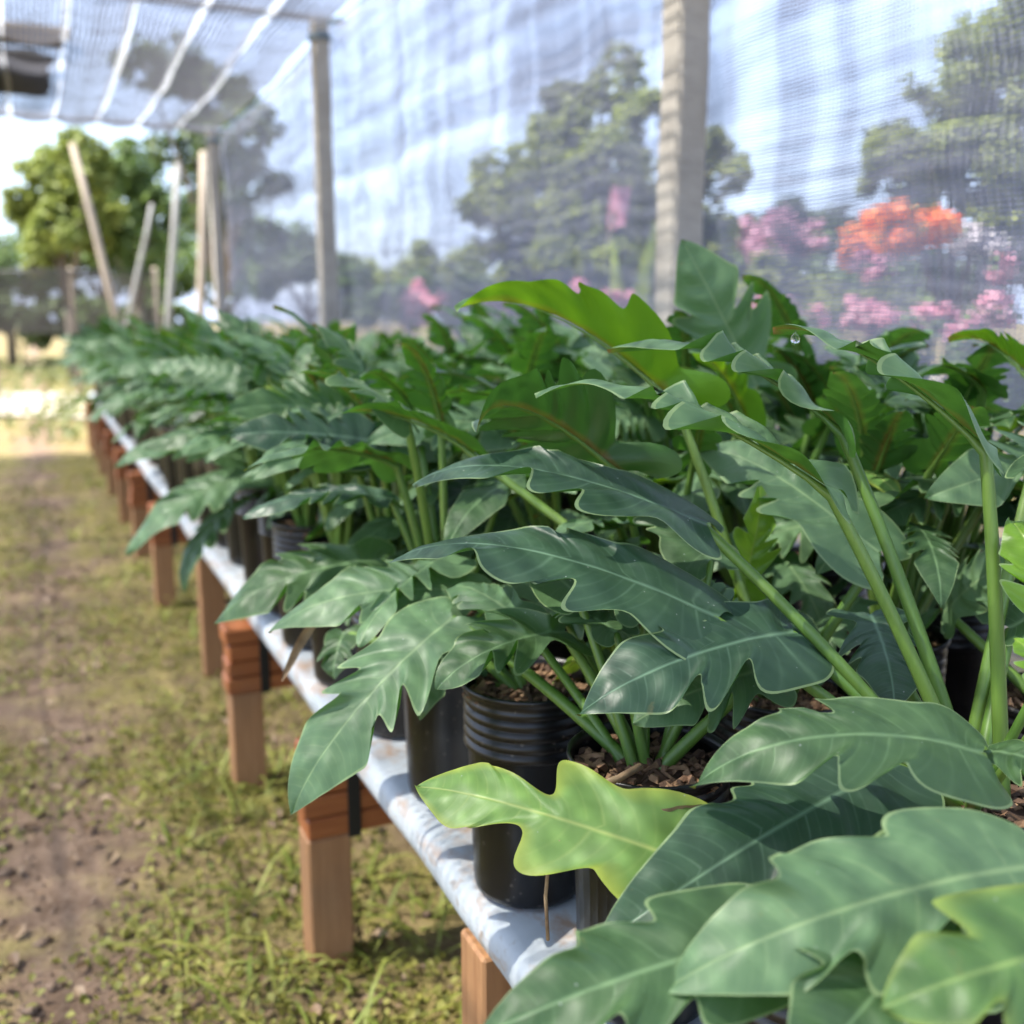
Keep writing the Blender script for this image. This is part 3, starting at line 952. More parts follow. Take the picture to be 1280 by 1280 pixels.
# over the aisle further back
P5 = (0, 8)
hero(P5, (318, 592, 2.42), (158, 694, 2.28), (-.25, .66, .70), LEAF_PALE, 70, W=.22, arch=.13, droop=.05, nl=4, depth=.4, fold=.1)
hero(P5, (292, 628, 2.40), (232, 740, 2.30), (-.5, .3, .80), LEAF, 71, W=.22, arch=.10, nl=4, depth=.3, fold=.2)
hero(P5, (300, 572, 2.5), (142, 584, 2.4), (-.1, .75, .6), LEAF_PALE, 72, W=.22, arch=.12, nl=4, depth=.4, fold=.1)
hero((0, 5), (478, 568, 1.96), (276, 548, 2.0), (-.05, .72, .70), LEAF_PALE, 73, W=.24, arch=.10, droop=.06, nl=4, depth=.4, fold=.1)

# dry leaf remains on the edge-row pots
def dry_leaf(key, pts, wd, mat=None):
    pl = PLANTS[key]
    q = [at(*p) - pl.location for p in pts]
    v, f = [], []
    n = 16
    for i in range(n + 1):
        s_ = i / n * (len(q) - 1)
        k = min(len(q) - 2, int(s_))
        c = q[k].lerp(q[k + 1], s_ - k)
        ww = wd * math.sin(math.pi * min(1, .12 + .86 * i / n)) ** .7
        for j in range(7):
            a = (j / 6 - .5) * 2
            v.append(c + CU * (a * ww) - CF * (.35 * ww * (a * a) + .25 * ww * mnoise.noise(Vector((i * .5, j * .7, wd * 100)))))
    for i in range(n):
        for j in range(6):
            f.append((i * 7 + j, i * 7 + j + 1, i * 7 + j + 8, i * 7 + j + 7))
    lf = obj('dry_leaf', mesh_from('dry_leaf', v, f, mat or DRY), pl)
    lf['label'] = 'dry brown curled leaf'
    return lf


DRY = plain('dry_leaf_brown', (0.42, 0.30, 0.17), .85, (0.16, 0.10, 0.06), 30, .6, tf=.15)
dry_leaf(B, [(786, 1030, .88), (830, 1040, .87), (880, 1030, .88), (905, 1018, .89)], .022)
dry_leaf(C_, [(400, 770, 1.36), (378, 800, 1.34), (362, 830, 1.33), (352, 850, 1.33)], .012)
for key, pp, rr in ((B, [(700, 1050, .86), (686, 1075, .86), (682, 1120, .87), (685, 1175, .88)], .0016), (B, [(742, 985, .93), (775, 972, .93), (800, 958, .95)], .0035)):
    pl = PLANTS[key]
    MB().tube([at(*p) - pl.location for p in pp], rr, 6).build('dry_stem', DRY, pl, True)

# water drop hanging below a leaf margin
tw = NT('water')
tw.done(tw.n('ShaderNodeBsdfGlass', IOR=1.33, Roughness=0.0).outputs[0])
drop = MB().lathe([(0.0001, -0.0060), (0.003, -0.0052), (0.0042, -0.0030), (0.0042, 0), (0.003, 0.003), (0.0015, 0.0050), (0.0002, 0.0070)], 16)
tag(drop.build('water_drop', tw.m, None, True, at(994, 423, .965)), 'clear water drop hanging under the tip of a high arching leaf', 'water drop')

# ------------------------------------------------------------------ shade house
PX, PZ = 1.60, 2.88
POSTS = [(2.42, 'nearest thick concrete post standing against the net wall'), (6.20, 'middle concrete post against the net wall, half way along the bench'), (10.15, 'farthest concrete post at the corner of the shade house')]
for k, (y, lab) in enumerate(POSTS):
    m = MB()
    v, f = [], []
    n = 24
    for j in range(n + 1):
        z = -0.1 + (PZ + 0.1) * j / n
        a = 0.052 - 0.004 * j / n
        c = 0.010
        jx, jy = 0.004 * mnoise.noise(Vector((k, z * 3, 0))), 0.004 * mnoise.noise(Vector((k + 9, z * 3, 0)))
        for (sx, sy) in ((a, a - c), (a - c, a), (c - a, a), (-a, a - c), (-a, c - a), (c - a, -a), (a - c, -a), (a, c - a)):
            v.append((sx + jx, sy + jy, z))
    for j in range(n):
        for q in range(8):
            f.append((j * 8 + q, j * 8 + (q + 1) % 8, (j + 1) * 8 + (q + 1) % 8, (j + 1) * 8 + q))
    f.append(tuple(n * 8 + q for q in range(8)))
    m.add(v, f)
    p = m.build('concrete_post', CONC, None, False, (PX + 0.05, y + 0.05, 0))
    tag(p, lab, 'post', 'concrete posts of the shade house')
    tie = MB()
    for zz in (PZ - 0.10, PZ - 0.085, PZ - 0.11):
        tie.tube([(0.056 * math.cos(q) * 1.25, 0.056 * math.sin(q) * 1.25, zz + 0.004 * math.sin(3 * q)) for q in np.linspace(0, 6.283, 17)], 0.004, 5)
    tie.build('tie_cord', WIRE, p)

# wall net, a single hanging cloth with folds
def net_sheet(name, mat, P, nu_, nv_):
    v = [P(i / nu_, j / nv_) for j in range(nv_ + 1) for i in range(nu_ + 1)]
    f = [(j * (nu_ + 1) + i, j * (nu_ + 1) + i + 1, (j + 1) * (nu_ + 1) + i + 1, (j + 1) * (nu_ + 1) + i) for j in range(nv_) for i in range(nu_)]
    return mesh_from(name, v, f, mat)


def wallP(a, b):
    y = -1.5 + 11.85 * a
    z = 0.02 + (PZ - 0.03) * b
    x = PX + 0.150 + 0.03 * mnoise.noise(Vector((y * 1.6, z * 0.7, 2))) + 0.012 * math.sin(y * 9 + 1.5 * z) + 0.010 * math.sin(z * 16 + 2 * mnoise.noise(Vector((y, z, 0))))
    return (x, y, z)


wn = obj('shade_net_wall', net_sheet('shade_net_wall', NET_WALL, wallP, 240, 60))
tag(wn, 'pale woven shade net hanging as the side wall behind the bench', 'shade net')
# roof: strips of net with a narrow slit between them, each covered by an added pale strip
roof = thing('shade_net_roof', (0, 0, PZ), 'grey shade net roof of parallel strips with bright slits between', 'shade net')
NS, SW = 14, 0.345
for k in range(NS):
    x0 = PX + 0.10 - SW * (k + 1)
    gap = 0.022

    def P(a, b, x0=x0, k=k, gap=gap):
        y = -2.2 + 12.45 * b
        wob = 0.022 * mnoise.noise(Vector((k * 3.1, y * 0.9, 0)))
        wob2 = 0.022 * mnoise.noise(Vector((k * 3.1 + 3.1, y * 0.9, 0)))
        x = (x0 + gap / 2 + wob) * (1 - a) + (x0 + SW - gap / 2 + wob2) * a
        bay = ((y - 2.42) / 3.85) % 1.0
        sag = 0.05 * math.sin(math.pi * bay)
        return (x, y, -sag - 0.035 * math.sin(math.pi * a) + 0.02 * mnoise.noise(Vector((x * 2, y * 2, k))))
    obj('net_strip', net_sheet('net_strip', NET_ROOF, P, 6, 90), roof)

    def Q(a, b, P=P, k=k, x0=x0):
        p0 = P(0, b)
        return (p0[0] - .045 + .05 * a, p0[1], p0[2] + .006)
    obj('bright_slit_strip', net_sheet('bright_slit_strip', NET_SLIT, Q, 1, 90), roof)  # added over the slit: daylight put into whitish threads, direct sun dimmed
for y, nm in ((10.24, 'white end pipe across the far edge of the net roof'), (6.27, 'pipe across the net roof above the middle post')):
    tag(MB().tube([(PX + 0.2, y, PZ + .012), (-1.0, y, PZ + .016), (-3.2, y, PZ + .012)], 0.022, 10).build('roof_pipe', WHITEPIPE, None, True), nm, 'pipe', 'pipes under the net roof')
tag(MB().tube([(PX + 0.125, y, PZ - 0.012 - 0.05 * math.sin(math.pi * (((y - 2.42) / 3.85) % 1.0))) for y in np.linspace(-2, 10.3, 60)], 0.006, 6).build('roof_wire', WIRE, None, True), 'thin dark wire strung along the tops of the concrete posts', 'wire')
# boards and a dark bundle that lie on the roof net, upper left
def on_plane(px, py, z):
    e = at(px, py, 1.0)
    return at(px, py, (z - CAM_H) / (e.z - CAM_H))


c0 = on_plane(45, 38, PZ + .04)
BROWN = wood_material('brown_board', (0.52, 0.36, 0.14), (0.34, 0.22, 0.09), (0.6, 9, 9))
DARKCLOTH = plain('dark_cloth', (0.025, 0.025, 0.028), 0.9, (0.05, 0.05, 0.055), 14, 0.4)
for k, (dy, wd, lab) in enumerate(((0, .11, 'wide brown board lying on the net roof, upper left'), (.16, .09, 'narrower brown board beside the wide one on the net roof'))):
    b_ = MB().box(-.85, .19 - .03 * k, -wd, wd, -.014, .014, c=.004).build('roof_board', BROWN, None, False, (c0.x, c0.y + dy * 1.6, PZ + .035))
    tag(b_, lab, 'board', 'boards on the net roof')
v, f = [], []
for j in range(29):
    for i in range(41):
        a, b = i / 40, j / 28
        x = -1.0 + 1.18 * a
        y = -.75 + 1.5 * b
        edge = min(1, 8 * min(a, 1 - a, b, 1 - b))
        v.append((x + .04 * mnoise.noise(Vector((b * 5, 0, 0))), y + .05 * mnoise.noise(Vector((a * 5, 3, 0))), .02 + edge * (.07 + .05 * mnoise.noise(Vector((a * 7, b * 7, 1))))))
for j in range(28):
    for i in range(40):
        f.append((j * 41 + i, j * 41 + i + 1, (j + 1) * 41 + i + 1, (j + 1) * 41 + i))
c1 = on_plane(30, 100, PZ + .05)
dc = obj('dark_cloth', mesh_from('dark_cloth', v, f, DARKCLOTH), None, (c1.x, c1.y - .15, PZ + .03))
tag(dc, 'crumpled dark cloth lying on the net roof beyond the boards', 'cloth')

# ------------------------------------------------------------------ ground cover
def leafmat(name, a, b, tf=0.3, rough=0.6):
    t = NT(name)
    n = t.noise(0.9, 3, t.coord('Object'))
    pos = t.n('ShaderNodeNewGeometry').outputs['Random Per Island']
    base = t.mix(t.math('MULTIPLY_ADD', pos, 0.75, t.math('MULTIPLY', n, 0.25)), a, b)
    p = t.n('ShaderNodeBsdfPrincipled', Base__Color=base, Roughness=rough)
    tr = t.n('ShaderNodeBsdfTranslucent', Color=base)
    ms = t.n('ShaderNodeMixShader', Fac=tf)
    t.link(p.outputs[0], ms.inputs[1])
    t.link(tr.outputs[0], ms.inputs[2])
    return t.done(ms.outputs[0])


def scatter_leaves(P, Nv, size, aspect=0.55, spin=None, cup=0.15):
    """numpy: many small 4-tri leaves at points P with normals Nv; returns vertex array and faces"""
    n = len(P)
    Nv = Nv / np.linalg.norm(Nv, axis=1, keepdims=True)
    h = rng.normal(size=(n, 3))
    T = np.cross(Nv, h)
    T /= np.linalg.norm(T, axis=1, keepdims=True) + 1e-9
    S = np.cross(Nv, T)
    L = size[:, None]
    v = np.empty((n, 6, 3))
    v[:, 0] = P - T * L * .5
    v[:, 1] = P - T * L * .1 + S * L * aspect * .5 + Nv * L * cup
    v[:, 2] = P + T * L * .3 + S * L * aspect * .36 + Nv * L * cup
    v[:, 3] = P + T * L * .55
    v[:, 4] = P + T * L * .3 - S * L * aspect * .36 + Nv * L * cup
    v[:, 5] = P - T * L * .1 - S * L * aspect * .5 + Nv * L * cup
    b = np.arange(n)[:, None] * 6
    f = np.concatenate([b + np.array([[0, 3, 2, 1]]), b + np.array([[0, 5, 4, 3]])])
    return v.reshape(-1, 3), f


def fast_mesh(name, v, f, mat, smooth=False):
    me = bpy.data.meshes.new(name)
    n = len(f)
    k = f.shape[1]
    me.vertices.add(len(v))
    me.vertices.foreach_set('co', np.asarray(v, dtype=np.float32).ravel())
    me.loops.add(n * k)
    me.loops.foreach_set('vertex_index', np.asarray(f, dtype=np.int32).ravel())
    me.polygons.add(n)
    me.polygons.foreach_set('loop_start', np.arange(n, dtype=np.int32) * k)
    me.materials.append(mat)
    me.update(calc_edges=True)
    return me


MOSS = leafmat('moss_weed', (0.13, 0.145, 0.02), (0.38, 0.36, 0.08), .3)
GRASS = leafmat('grass_blade', (0.16, 0.24, 0.03), (0.42, 0.42, 0.10), .35)
DEAD = leafmat('dead_leaf', (0.16, 0.095, 0.05), (0.40, 0.29, 0.18), .1)


def bare(x, y):
    return max(0, 1 - abs(x + .03 + .25 * mnoise.noise(Vector((x * 1.4, y * 1.4, 7)))) / .27)


pts = []
while len(pts) < 56000:
    x = random.uniform(-1.6, 1.5)
    y = 0.9 + 8.5 * random.random() ** 1.7
    g = mnoise.fractal(Vector((x * 2.0, y * 2.0, 5)), 1.0, 2.0, 3)
    if g * 1.3 + 0.38 - bare(x, y) * 0.55 + random.uniform(-.35, .35) > 0:
        pts.append((x, y, gheight(x, y) + random.uniform(0.002, 0.022)))
P_ = np.array(pts)
N_ = np.tile([0, 0, 1.0], (len(P_), 1)) + rng.normal(size=(len(P_), 3)) * .55
v_, f_ = scatter_leaves(P_, N_, rng.uniform(.008, .022, len(P_)), .8)
tag(obj('ground_weeds', fast_mesh('ground_weeds', v_, f_, MOSS)), 'low yellow green moss and weeds covering the aisle floor', 'weeds', kind='stuff')
gvv, gff = [], []
for k in range(1300):
    x = random.uniform(-1.5, 1.4)
    y = 0.95 + 7 * random.random() ** 1.6
    if mnoise.noise(Vector((x * 1.7, y * 1.7, 9))) - bare(x, y) < random.uniform(-.3, .35):
        continue
    for b in range(random.randint(3, 8)):
        L = random.uniform(.04, .15)
        az = random.uniform(0, 6.283)
        wd = random.uniform(.0015, .005)
        d = Vector((math.cos(az), math.sin(az), 0))
        sd2 = Vector((-d.y, d.x, 0)) * wd
        up = random.uniform(.25, .9)
        b0 = Vector((x + random.uniform(-.02, .02), y + random.uniform(-.02, .02), gheight(x, y) - .004))
        q = [b0, b0 + d * L * .4 + Vector((0, 0, L * up * .55)), b0 + d * L * .8 + Vector((0, 0, L * up * .7)), b0 + d * L * 1.1 + Vector((0, 0, L * up * .5))]
        i0 = len(gvv)
        for i, c in enumerate(q):
            ww = (1, 1, .7, .1)[i]
            gvv += [tuple(c - sd2 * ww), tuple(c + sd2 * ww)]
        gff += [(i0 + 2 * i, i0 + 2 * i + 1, i0 + 2 * i + 3, i0 + 2 * i + 2) for i in range(3)]
tag(obj('grass_tufts', fast_mesh('grass_tufts', np.array(gvv), np.array(gff), GRASS)), 'thin yellow green grass blades growing along the aisle and under the bench', 'grass', kind='stuff')
pts = np.array([(random.uniform(-1.5, 1.3), 0.95 + 7 * random.random() ** 1.5, 0.012) for _ in range(1300)])
pts[:, 2] += [gheight(p[0], p[1]) for p in pts]
v_, f_ = scatter_leaves(pts, np.tile([0, 0, 1.0], (len(pts), 1)) + rng.normal(size=(len(pts), 3)) * .3, rng.uniform(.012, .05, len(pts)), .5)
pts = []
while len(pts) < 9000:
    x, y = random.uniform(-7, 3), random.uniform(10.4, 30)
    if mnoise.fractal(Vector((x * .6, y * .35, 12)), 1.0, 2.0, 3) + random.uniform(-.3, .3) > (.05 if 13 < y < 18 else -.15):
        pts.append((x, y, .03 + random.uniform(0, .12)))
pts2 = np.array(pts)
v2, f2 = scatter_leaves(pts2, np.tile([0, -.4, 1.0], (len(pts2), 1)) + rng.normal(size=(len(pts2), 3)) * .7, rng.uniform(.05, .14, len(pts2)), .5)
tag(obj('rough_grass', fast_mesh('rough_grass', v2, f2, leafmat('rough_grass', (0.10, 0.13, 0.03), (0.24, 0.25, 0.08), .3))), 'rough weedy grass on the sunlit ground beyond the open end', 'grass', kind='stuff')
tag(obj('leaf_litter', fast_mesh('leaf_litter', v_, f_, DEAD)), 'dry brown bits of leaf litter scattered over the aisle soil', 'leaf litter', kind='stuff')

CLOD = plain('soil_clod', (0.27, 0.19, 0.13), .95, (0.15, 0.10, 0.068), 6, .5)
cv_, cf_ = [], []
OCT = [(1, 0, 0), (-1, 0, 0), (0, 1, 0), (0, -1, 0), (0, 0, 1), (0, 0, -1)]
OF = [(0, 2, 4), (2, 1, 4), (1, 3, 4), (3, 0, 4), (2, 0, 5), (1, 2, 5), (3, 1, 5), (0, 3, 5)]
while len(cv_) < 6 * 2600:
    x = random.uniform(-1.5, 1.2)
    y = 0.95 + 7.5 * random.random() ** 1.6
    if random.random() > .25 + bare(x, y) or mnoise.noise(Vector((x * 2.6, y * 2.6, 31))) < -.15:
        continue
    r_ = random.uniform(.003, .009) if random.random() < .85 else random.uniform(.009, .022)
    z = gheight(x, y) + r_ * .25
    i0 = len(cv_)
    for q in OCT:
        k = r_ * random.uniform(.6, 1.3)
        cv_.append((x + q[0] * k + random.uniform(-.3, .3) * r_, y + q[1] * k + random.uniform(-.3, .3) * r_, z + q[2] * k * .65))
    cf_ += [tuple(i0 + t_ for t_ in q) for q in OF]
tag(obj('soil_clods', fast_mesh('soil_clods', np.array(cv_), np.array(cf_), CLOD)), 'small crumbs and clods of brown soil on the trodden aisle', 'soil', kind='stuff')

# ------------------------------------------------------------------ trees and shrubs outside the net
BARK = plain('bark', (0.20, 0.16, 0.12), 0.9, (0.11, 0.09, 0.07), 12, 0.5)
T_MID = leafmat('foliage_mid', (0.070, 0.120, 0.028), (0.19, 0.28, 0.07))
T_DARK = leafmat('foliage_dark', (0.050, 0.085, 0.028), (0.13, 0.18, 0.055))
T_LIME = leafmat('foliage_lime', (0.15, 0.20, 0.035), (0.33, 0.37, 0.09), .45)
F_PINK = leafmat('petals_pink', (0.72, 0.28, 0.40), (0.84, 0.56, 0.62), .4)
F_MAUVE = leafmat('petals_mauve', (0.55, 0.26, 0.38), (0.70, 0.46, 0.54), .4)
F_ORANGE = leafmat('petals_orange', (0.86, 0.21, 0.03), (0.90, 0.40, 0.13), .4)
F_WHITE = leafmat('petals_white', (0.62, 0.58, 0.64), (0.80, 0.76, 0.78), .4)


def crown_points(blobs, n, shell=0.55):
    sub = []
    for c, r in blobs:
        sub.append((c, r * .8))
        for _ in range(6):
            d_ = Vector(rng.normal(size=3)).normalized()
            sub.append((c + d_ * r * random.uniform(.55, .95), r * random.uniform(.22, .5)))
    blobs = sub
    w_ = np.array([b[1] ** 2 for b in blobs])
    w_ = w_ / w_.sum()
    idx = rng.choice(len(blobs), n, p=w_)
    C = np.array([tuple(b[0]) for b in blobs])[idx]
    r = np.array([b[1] for b in blobs])[idx]
    d = rng.normal(size=(n, 3))
    d /= np.linalg.norm(d, axis=1, keepdims=True)
    rad = r * (shell + (1 - shell) * rng.random(n)) * (0.85 + 0.3 * rng.random(n))
    P = C + d * rad[:, None] * np.array([1, 1, .85])
    keep = np.array([mnoise.noise(Vector(p) * 3.2) for p in P]) > -0.2
    return P[keep], d[keep]


def tree(name, blobs, n, size, mat, label, cat, group=None, ground=None, trunk_r=0.05, flowers=None):
    """blobs: (centre, radius); a trunk from the ground with a limb into every blob"""
    cx = sum(b[0].x for b in blobs) / len(blobs)
    cy = sum(b[0].y for b in blobs) / len(blobs)
    base = ground or Vector((cx, cy, 0))
    t = thing(name, (base.x, base.y, 0), label, cat, group)
    lowest = min(b[0].z - b[1] * .2 for b in blobs)
    fork = Vector((cx * .5 + base.x * .5 - base.x, cy * .5 + base.y * .5 - base.y, max(.1, lowest * .6)))
    m = MB()
    m.tube([(0, 0, -.05), fork * .5 + Vector((.02, .01, 0)), fork], [trunk_r, trunk_r * .8, trunk_r * .65], 8)
    for c, r in blobs:
        e = c - Vector((base.x, base.y, 0))
        m.tube([fork, fork.lerp(e, .5) + Vector((random.uniform(-.1, .1), random.uniform(-.1, .1), .12)) * r, e], [trunk_r * .5, trunk_r * .3, trunk_r * .1], 6)
    m.build('trunk', BARK, t, True)
    P, d = crown_points(blobs, n)
    P = P - np.array([base.x, base.y, 0])
    Nn = d * .6 + rng.normal(size=P.shape) * .5 + np.array([0, 0, .6])
    v, f = scatter_leaves(P, Nn, rng.uniform(size * .6, size * 1.3, len(P)), .5)
    obj('crown', fast_mesh('crown', v, f, mat), t)
    if flowers:
        fm, fn, fs, share = flowers
        P, d = crown_points(blobs, fn, .92)
        P = P - np.array([base.x, base.y, 0])
        if share < 1:
            hi = np.array([mnoise.noise(Vector(p) * 4.0 + Vector((9, 2, 5))) for p in P]) > (0.5 - share)
            P, d = P[hi], d[hi]
        v, f = scatter_leaves(P, d + rng.normal(size=P.shape) * .5, rng.uniform(fs * .6, fs * 1.3, len(P)), .85)
        obj('flowers', fast_mesh('flowers', v, f, fm), t)
    return t


def blobs_px(lst, d, jit=.25):
    return [(at(x, y, d + random.uniform(-jit, jit)), r * d / 1280) for x, y, r in lst]


G_T = 'trees outside the shade house'
tree('bushy_tree', blobs_px([(620, 215, 45), (700, 165, 55), (770, 110, 50), (810, 150, 45), (760, 200, 70), (680, 250, 60), (640, 300, 45), (730, 300, 65), (800, 270, 60), (600, 260, 32), (900, 190, 32), (890, 250, 45), (920, 215, 26), (700, 210, 60), (750, 350, 60), (660, 350, 50), (820, 330, 60), (700, 330, 60), (640, 255, 45), (890, 310, 40)], 6.6, .5),
     15000, .085, T_LIME, 'bushy green tree behind the net, just left of the nearest concrete post', 'tree', G_T)
tree('leafy_tree', blobs_px([(1230, 60, 70), (1190, 110, 55), (1270, 130, 80), (1160, 200, 60), (1110, 190, 42), (1230, 220, 70), (1140, 240, 45), (1290, 30, 60), (1300, 230, 70), (1200, 170, 60), (1190, 255, 40), (1260, 280, 50), (1110, 230, 35)], 7.4, .5),
     13000, .085, T_LIME, 'leafy green tree behind the net at the right edge', 'tree', G_T)
far = [([(70, 230, 50), (45, 265, 45), (100, 270, 55), (60, 310, 45), (110, 200, 40)], 17, T_LIME, 'sunlit light green tree beyond the open end, behind the leaning pole'),
       ([(170, 210, 50), (150, 250, 55), (200, 260, 55), (180, 310, 55), (130, 300, 45)], 19, T_MID, 'mid green tree beyond the open end, behind the pale poles'),
       ([(230, 90, 55), (180, 80, 45), (270, 120, 55), (300, 170, 50), (250, 180, 60), (310, 230, 45), (280, 270, 55), (320, 300, 40)], 16, T_DARK, 'tall dark tree whose crown shows through the net roof'),
       ([(385, 330, 35), (430, 345, 35), (340, 335, 35)], 20, T_MID, 'low round green tree far behind the net, beside the middle post')]
far += [([(20, 330, 55), (-40, 310, 60), (60, 345, 40), (-20, 350, 50)], 23, T_MID, 'broad green tree far behind the dark net fence at the left edge'),
        ([(110, 250, 60), (140, 300, 70), (90, 320, 55), (170, 330, 60)], 25, T_DARK, 'dark broad tree far behind the pale poles'),
        ([(240, 290, 60), (290, 320, 60), (220, 340, 50), (340, 300, 50), (300, 350, 45)], 25, T_MID, 'wide green tree far behind the corner concrete post'),
        ([(450, 350, 40), (520, 345, 42), (580, 340, 40), (490, 370, 30)], 21, T_LIME, 'light green bushy tree low behind the net between the posts')]
for bl, d, mt, lab in far:
    tree('distant_tree', blobs_px(bl, d, 1.2), 6500, .17, mt, lab, 'tree', G_T, trunk_r=.12)
G_H = 'shrubs beyond the net wall'
for k, (x0, x1, y0, y1, d, mt, lab) in enumerate([
        (-60, 110, 372, 425, 22, T_DARK, 'dark low hedge shrub at the far end of the aisle, left edge'),
        (90, 240, 368, 420, 22, T_MID, 'green low hedge shrub at the far end behind the bench'),
        (420, 530, 350, 395, 13, T_MID, 'low green hedge shrub seen through the net right of the middle post'),
        (520, 640, 345, 395, 12, T_DARK, 'dark low hedge shrub beneath the bushy tree'),
        (940, 1060, 262, 330, 12, T_DARK, 'dark shrub behind the mauve flowers'),
        (1030, 1130, 345, 400, 6.5, T_LIME, 'yellow green shrub below the orange flowers'),
        (1130, 1290, 330, 400, 8.5, T_MID, 'green shrub behind the white flowers at the right edge'),
        (640, 760, 330, 390, 7.6, T_LIME, 'light green shrub at the foot of the bushy tree'),
        (1000, 1180, 318, 400, 9.5, T_MID, 'wide green shrub behind the orange and pink flowers'),
        (820, 960, 300, 400, 9.0, T_MID, 'green shrub hidden partly by the nearest concrete post'),
        (880, 1010, 405, 500, 4.6, T_MID, 'leafy green shrub just outside the net behind the low pink flowers'),
        (1010, 1150, 415, 510, 4.4, T_DARK, 'dark leafy shrub just outside the net, right of the middle of the view'),
        (1150, 1310, 425, 520, 4.2, T_MID, 'leafy green shrub just outside the net at the far right'),
        (560, 700, 395, 440, 6.4, T_MID, 'leafy green shrub just outside the net under the bushy tree'),
        (700, 850, 400, 460, 5.4, T_DARK, 'dark leafy shrub just outside the net left of the nearest post'),
        (930, 1030, 330, 400, 8, T_LIME, 'light green shrub right of the nearest concrete post')]):
    bl = [(x0 + (x1 - x0) * (i + .5) / 4, (y0 + y1) / 2 + random.uniform(-.2, .2) * (y1 - y0), (y1 - y0) * .55) for i in range(4)]
    tree('hedge_shrub', blobs_px(bl, d, .3), 2200, .012 * d + .01, mt, lab, 'shrub', G_H, trunk_r=.03)
G_F = 'flowering shrubs beyond the net wall'
for bl, d, fm, fn, share, lab in [
        ([(1080, 300, 32), (1110, 275, 32), (1150, 280, 26), (1180, 285, 22), (1090, 320, 30), (1130, 300, 28)], 7.0, F_ORANGE, 2600, 1, 'bright orange flowering shrub behind the net'),
        ([(945, 300, 26), (975, 295, 28), (1010, 300, 26), (960, 322, 24)], 8.5, F_MAUVE, 1500, .8, 'mauve flowering shrub between the post and the orange flowers'),
        ([(1075, 335, 20), (1100, 335, 20), (1120, 340, 18)], 6.6, F_PINK, 600, .8, 'small pink shrub under the orange flowers'),
        ([(1215, 300, 28), (1250, 310, 30), (1280, 330, 30), (1240, 345, 22)], 7.2, F_WHITE, 1500, .8, 'white and pale pink flowering shrub at the right edge'),
        ([(1270, 325, 26), (1245, 380, 22), (1225, 400, 22)], 5.6, F_PINK, 900, .8, 'pink flowering shrub in front of the white one at the right edge'),
        ([(1020, 396, 18), (1060, 394, 20), (1100, 398, 20), (985, 392, 17), (950, 390, 15)], 5.2, F_PINK, 1500, .9, 'low pink flowering plant seen over the leaves, right of the nearest post'),
        ([(1150, 400, 18), (1185, 402, 18), (1212, 398, 19), (1245, 396, 18)], 5.0, F_PINK, 900, .9, 'low pink flowering plant seen over the leaves at the far right'),
        ([(690, 374, 17), (725, 374, 18), (765, 376, 17), (655, 378, 15), (795, 380, 15), (620, 380, 14)], 5.8, F_PINK, 1400, .9, 'low pink flowering plant left of the nearest post'),
        ([(522, 382, 24), (538, 372, 18), (518, 396, 16)], 8.0, F_PINK, 900, .9, 'small pink flowering bush right of the middle post')]:
    tree('flowering_shrub', blobs_px(bl, d, .12), 500, .055, T_MID, lab, 'flowering shrub', G_F, trunk_r=.02, flowers=(fm, fn, .010 * d, share))

# pink flag on a thin pole, yellow-green strap leaves
fp = at(768, 262, 6.0)
fl = thing('garden_flag', (fp.x, fp.y, 0), 'small pink flag on a thin pole in front of the bushy tree', 'flag')
q0, q1 = at(745, 372, 6.0) - Vector((fp.x, fp.y, 0)), at(775, 232, 6.0) - Vector((fp.x, fp.y, 0))
q00 = q0 + (q0 - q1) * (q0.z / (q1.z - q0.z))
MB().tube([q00, q0, q1], .009, 6).build('pole', BARK, fl, True)
v, f = [], []
for j in range(13):
    for i in range(7):
        a, b = i / 6, j / 12
        c = at(758 + 26 * a + 6 * b - 12 * (1 - b) * a * .2, 288 - 52 * b - 6 * a, 6.0) + CF * (.03 * math.sin(5 * a + 4 * b))
        v.append(c - Vector((fp.x, fp.y, 0)))
for j in range(12):
    for i in range(6):
        f.append((j * 7 + i, j * 7 + i + 1, (j + 1) * 7 + i + 1, (j + 1) * 7 + i))
obj('cloth', mesh_from('cloth', v, f, plain('pink_cloth', (0.80, 0.36, 0.48), .8, (0.70, .28, .42), 6, 0, tf=.4)), fl)
STRAPL = plain('yellow_green_leaf', (0.40, 0.48, 0.07), .5, (.28, .38, .05), 9, 0, tf=.35)


def strap_plant(px, pyb, pyt, d, n, lab):
    b = at(px, pyb, d)
    t = thing('strap_leaf_plant', (b.x, b.y, 0), lab, 'plant', 'tall yellow green plants beyond the net')
    H = at(px, pyt, d).z
    for k in range(n):
        az = random.uniform(0, 6.283) if k else math.atan2(CR.y, CR.x)
        dd = Vector((math.cos(az), math.sin(az), 0))
        sd2 = CR * random.uniform(.04, .06)
        rch = random.uniform(.1, .35)
        hh = H * random.uniform(.75, 1.0) if k else H
        v, f = [], []
        for i in range(13):
            s = i / 12
            c = dd * rch * s * s + Vector((0, 0, hh * (s * 1.15 - .15 * s * s)))
            w_ = (.35 + .65 * min(1, s * 2.2)) * (1 - max(0, s - .6) ** 2 * 5.5)
            v += [c - sd2 * w_, c + Vector((0, 0, -.01)) + dd * -.015, c + sd2 * w_]
        for i in range(12):
            f += [(3 * i, 3 * i + 1, 3 * i + 4, 3 * i + 3), (3 * i + 1, 3 * i + 2, 3 * i + 5, 3 * i + 4)]
        obj('leaf', mesh_from('leaf', v, f, STRAPL), t)


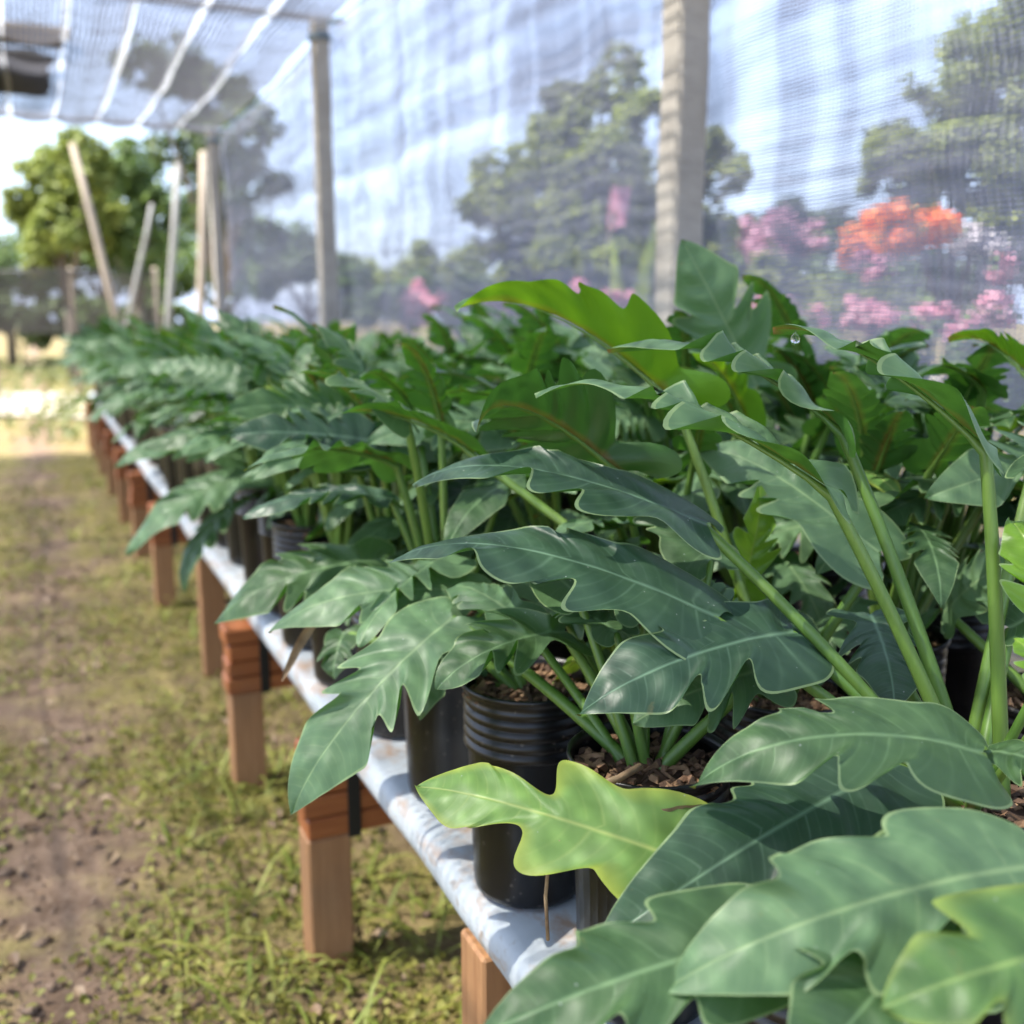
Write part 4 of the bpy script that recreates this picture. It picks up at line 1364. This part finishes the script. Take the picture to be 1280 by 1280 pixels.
strap_plant(782, 370, 278, 5.6, 5, 'tall yellow green strap leaved plant under the pink flag')
strap_plant(668, 370, 325, 6.0, 5, 'shorter yellow green strap leaved plant left of the pink flag')

# poles and the dark fence beyond the open end
def pole(px0, py0, px1, py1, d, r, mat, lab):
    a, b = at(px0, py0, d), at(px1, py1, d)
    k = b.z / (a.z - b.z)
    g = b + (b - a) * k
    tag(MB().tube([g - a * 0 - Vector((g.x, g.y, 0)) + Vector((0, 0, -.05)), b - Vector((g.x, g.y, 0)), (a + b) / 2 - Vector((g.x, g.y, 0)) + Vector((.01, 0, 0)), a - Vector((g.x, g.y, 0))], [r * 1.1, r, r * .95, r * .85], 10).build('timber_pole', mat, None, True, (g.x, g.y, 0)), lab, 'pole', 'poles beyond the open end')


GREYPOLE = wood_material('weathered_pole', (0.36, 0.35, 0.32), (0.25, 0.235, 0.21), (9, 9, .5), .8)
pole(90, 180, 130, 335, 11.6, .042, PALEWOOD, 'leaning pale timber pole beyond the open end, upper left')
pole(222, 205, 212, 370, 12.4, .042, GREYPOLE, 'greyish white upright pole left of the tan pole')
pole(254, 190, 251, 370, 11.0, .045, PALEWOOD, 'tan upright timber pole beside the corner concrete post')
pole(190, 255, 172, 340, 13.5, .028, GREYPOLE, 'thin pale pole leaning right, between leaning and white poles')
fa, fb = at(-120, 360, 14.2), at(195, 360, 14.2)
fen = thing('net_fence', (fa.x, fa.y, 0), 'dark net fence on short posts beyond the open end, far left', 'fence')
dv = Vector((fb.x - fa.x, fb.y - fa.y, 0))
obj('net_panel', net_sheet('net_panel', NET_BLACK, lambda a, b: tuple(dv * a + Vector((0, .02 * math.sin(a * 20), .95 + .85 * b - .05 * math.sin(a * 9) * b))), 40, 6), fen)
for k in range(4):
    p_ = dv * (k / 3)
    MB().tube([(p_.x, p_.y + .05, -.05), (p_.x, p_.y + .05, 1.85)], .03, 8).build('post', PALEWOOD, fen, True)
MB().tube([tuple(dv * 0 + Vector((0, 0, 1.80))), tuple(dv + Vector((0, 0, 1.80)))], .012, 6).build('top_wire', STRAP, fen, True)
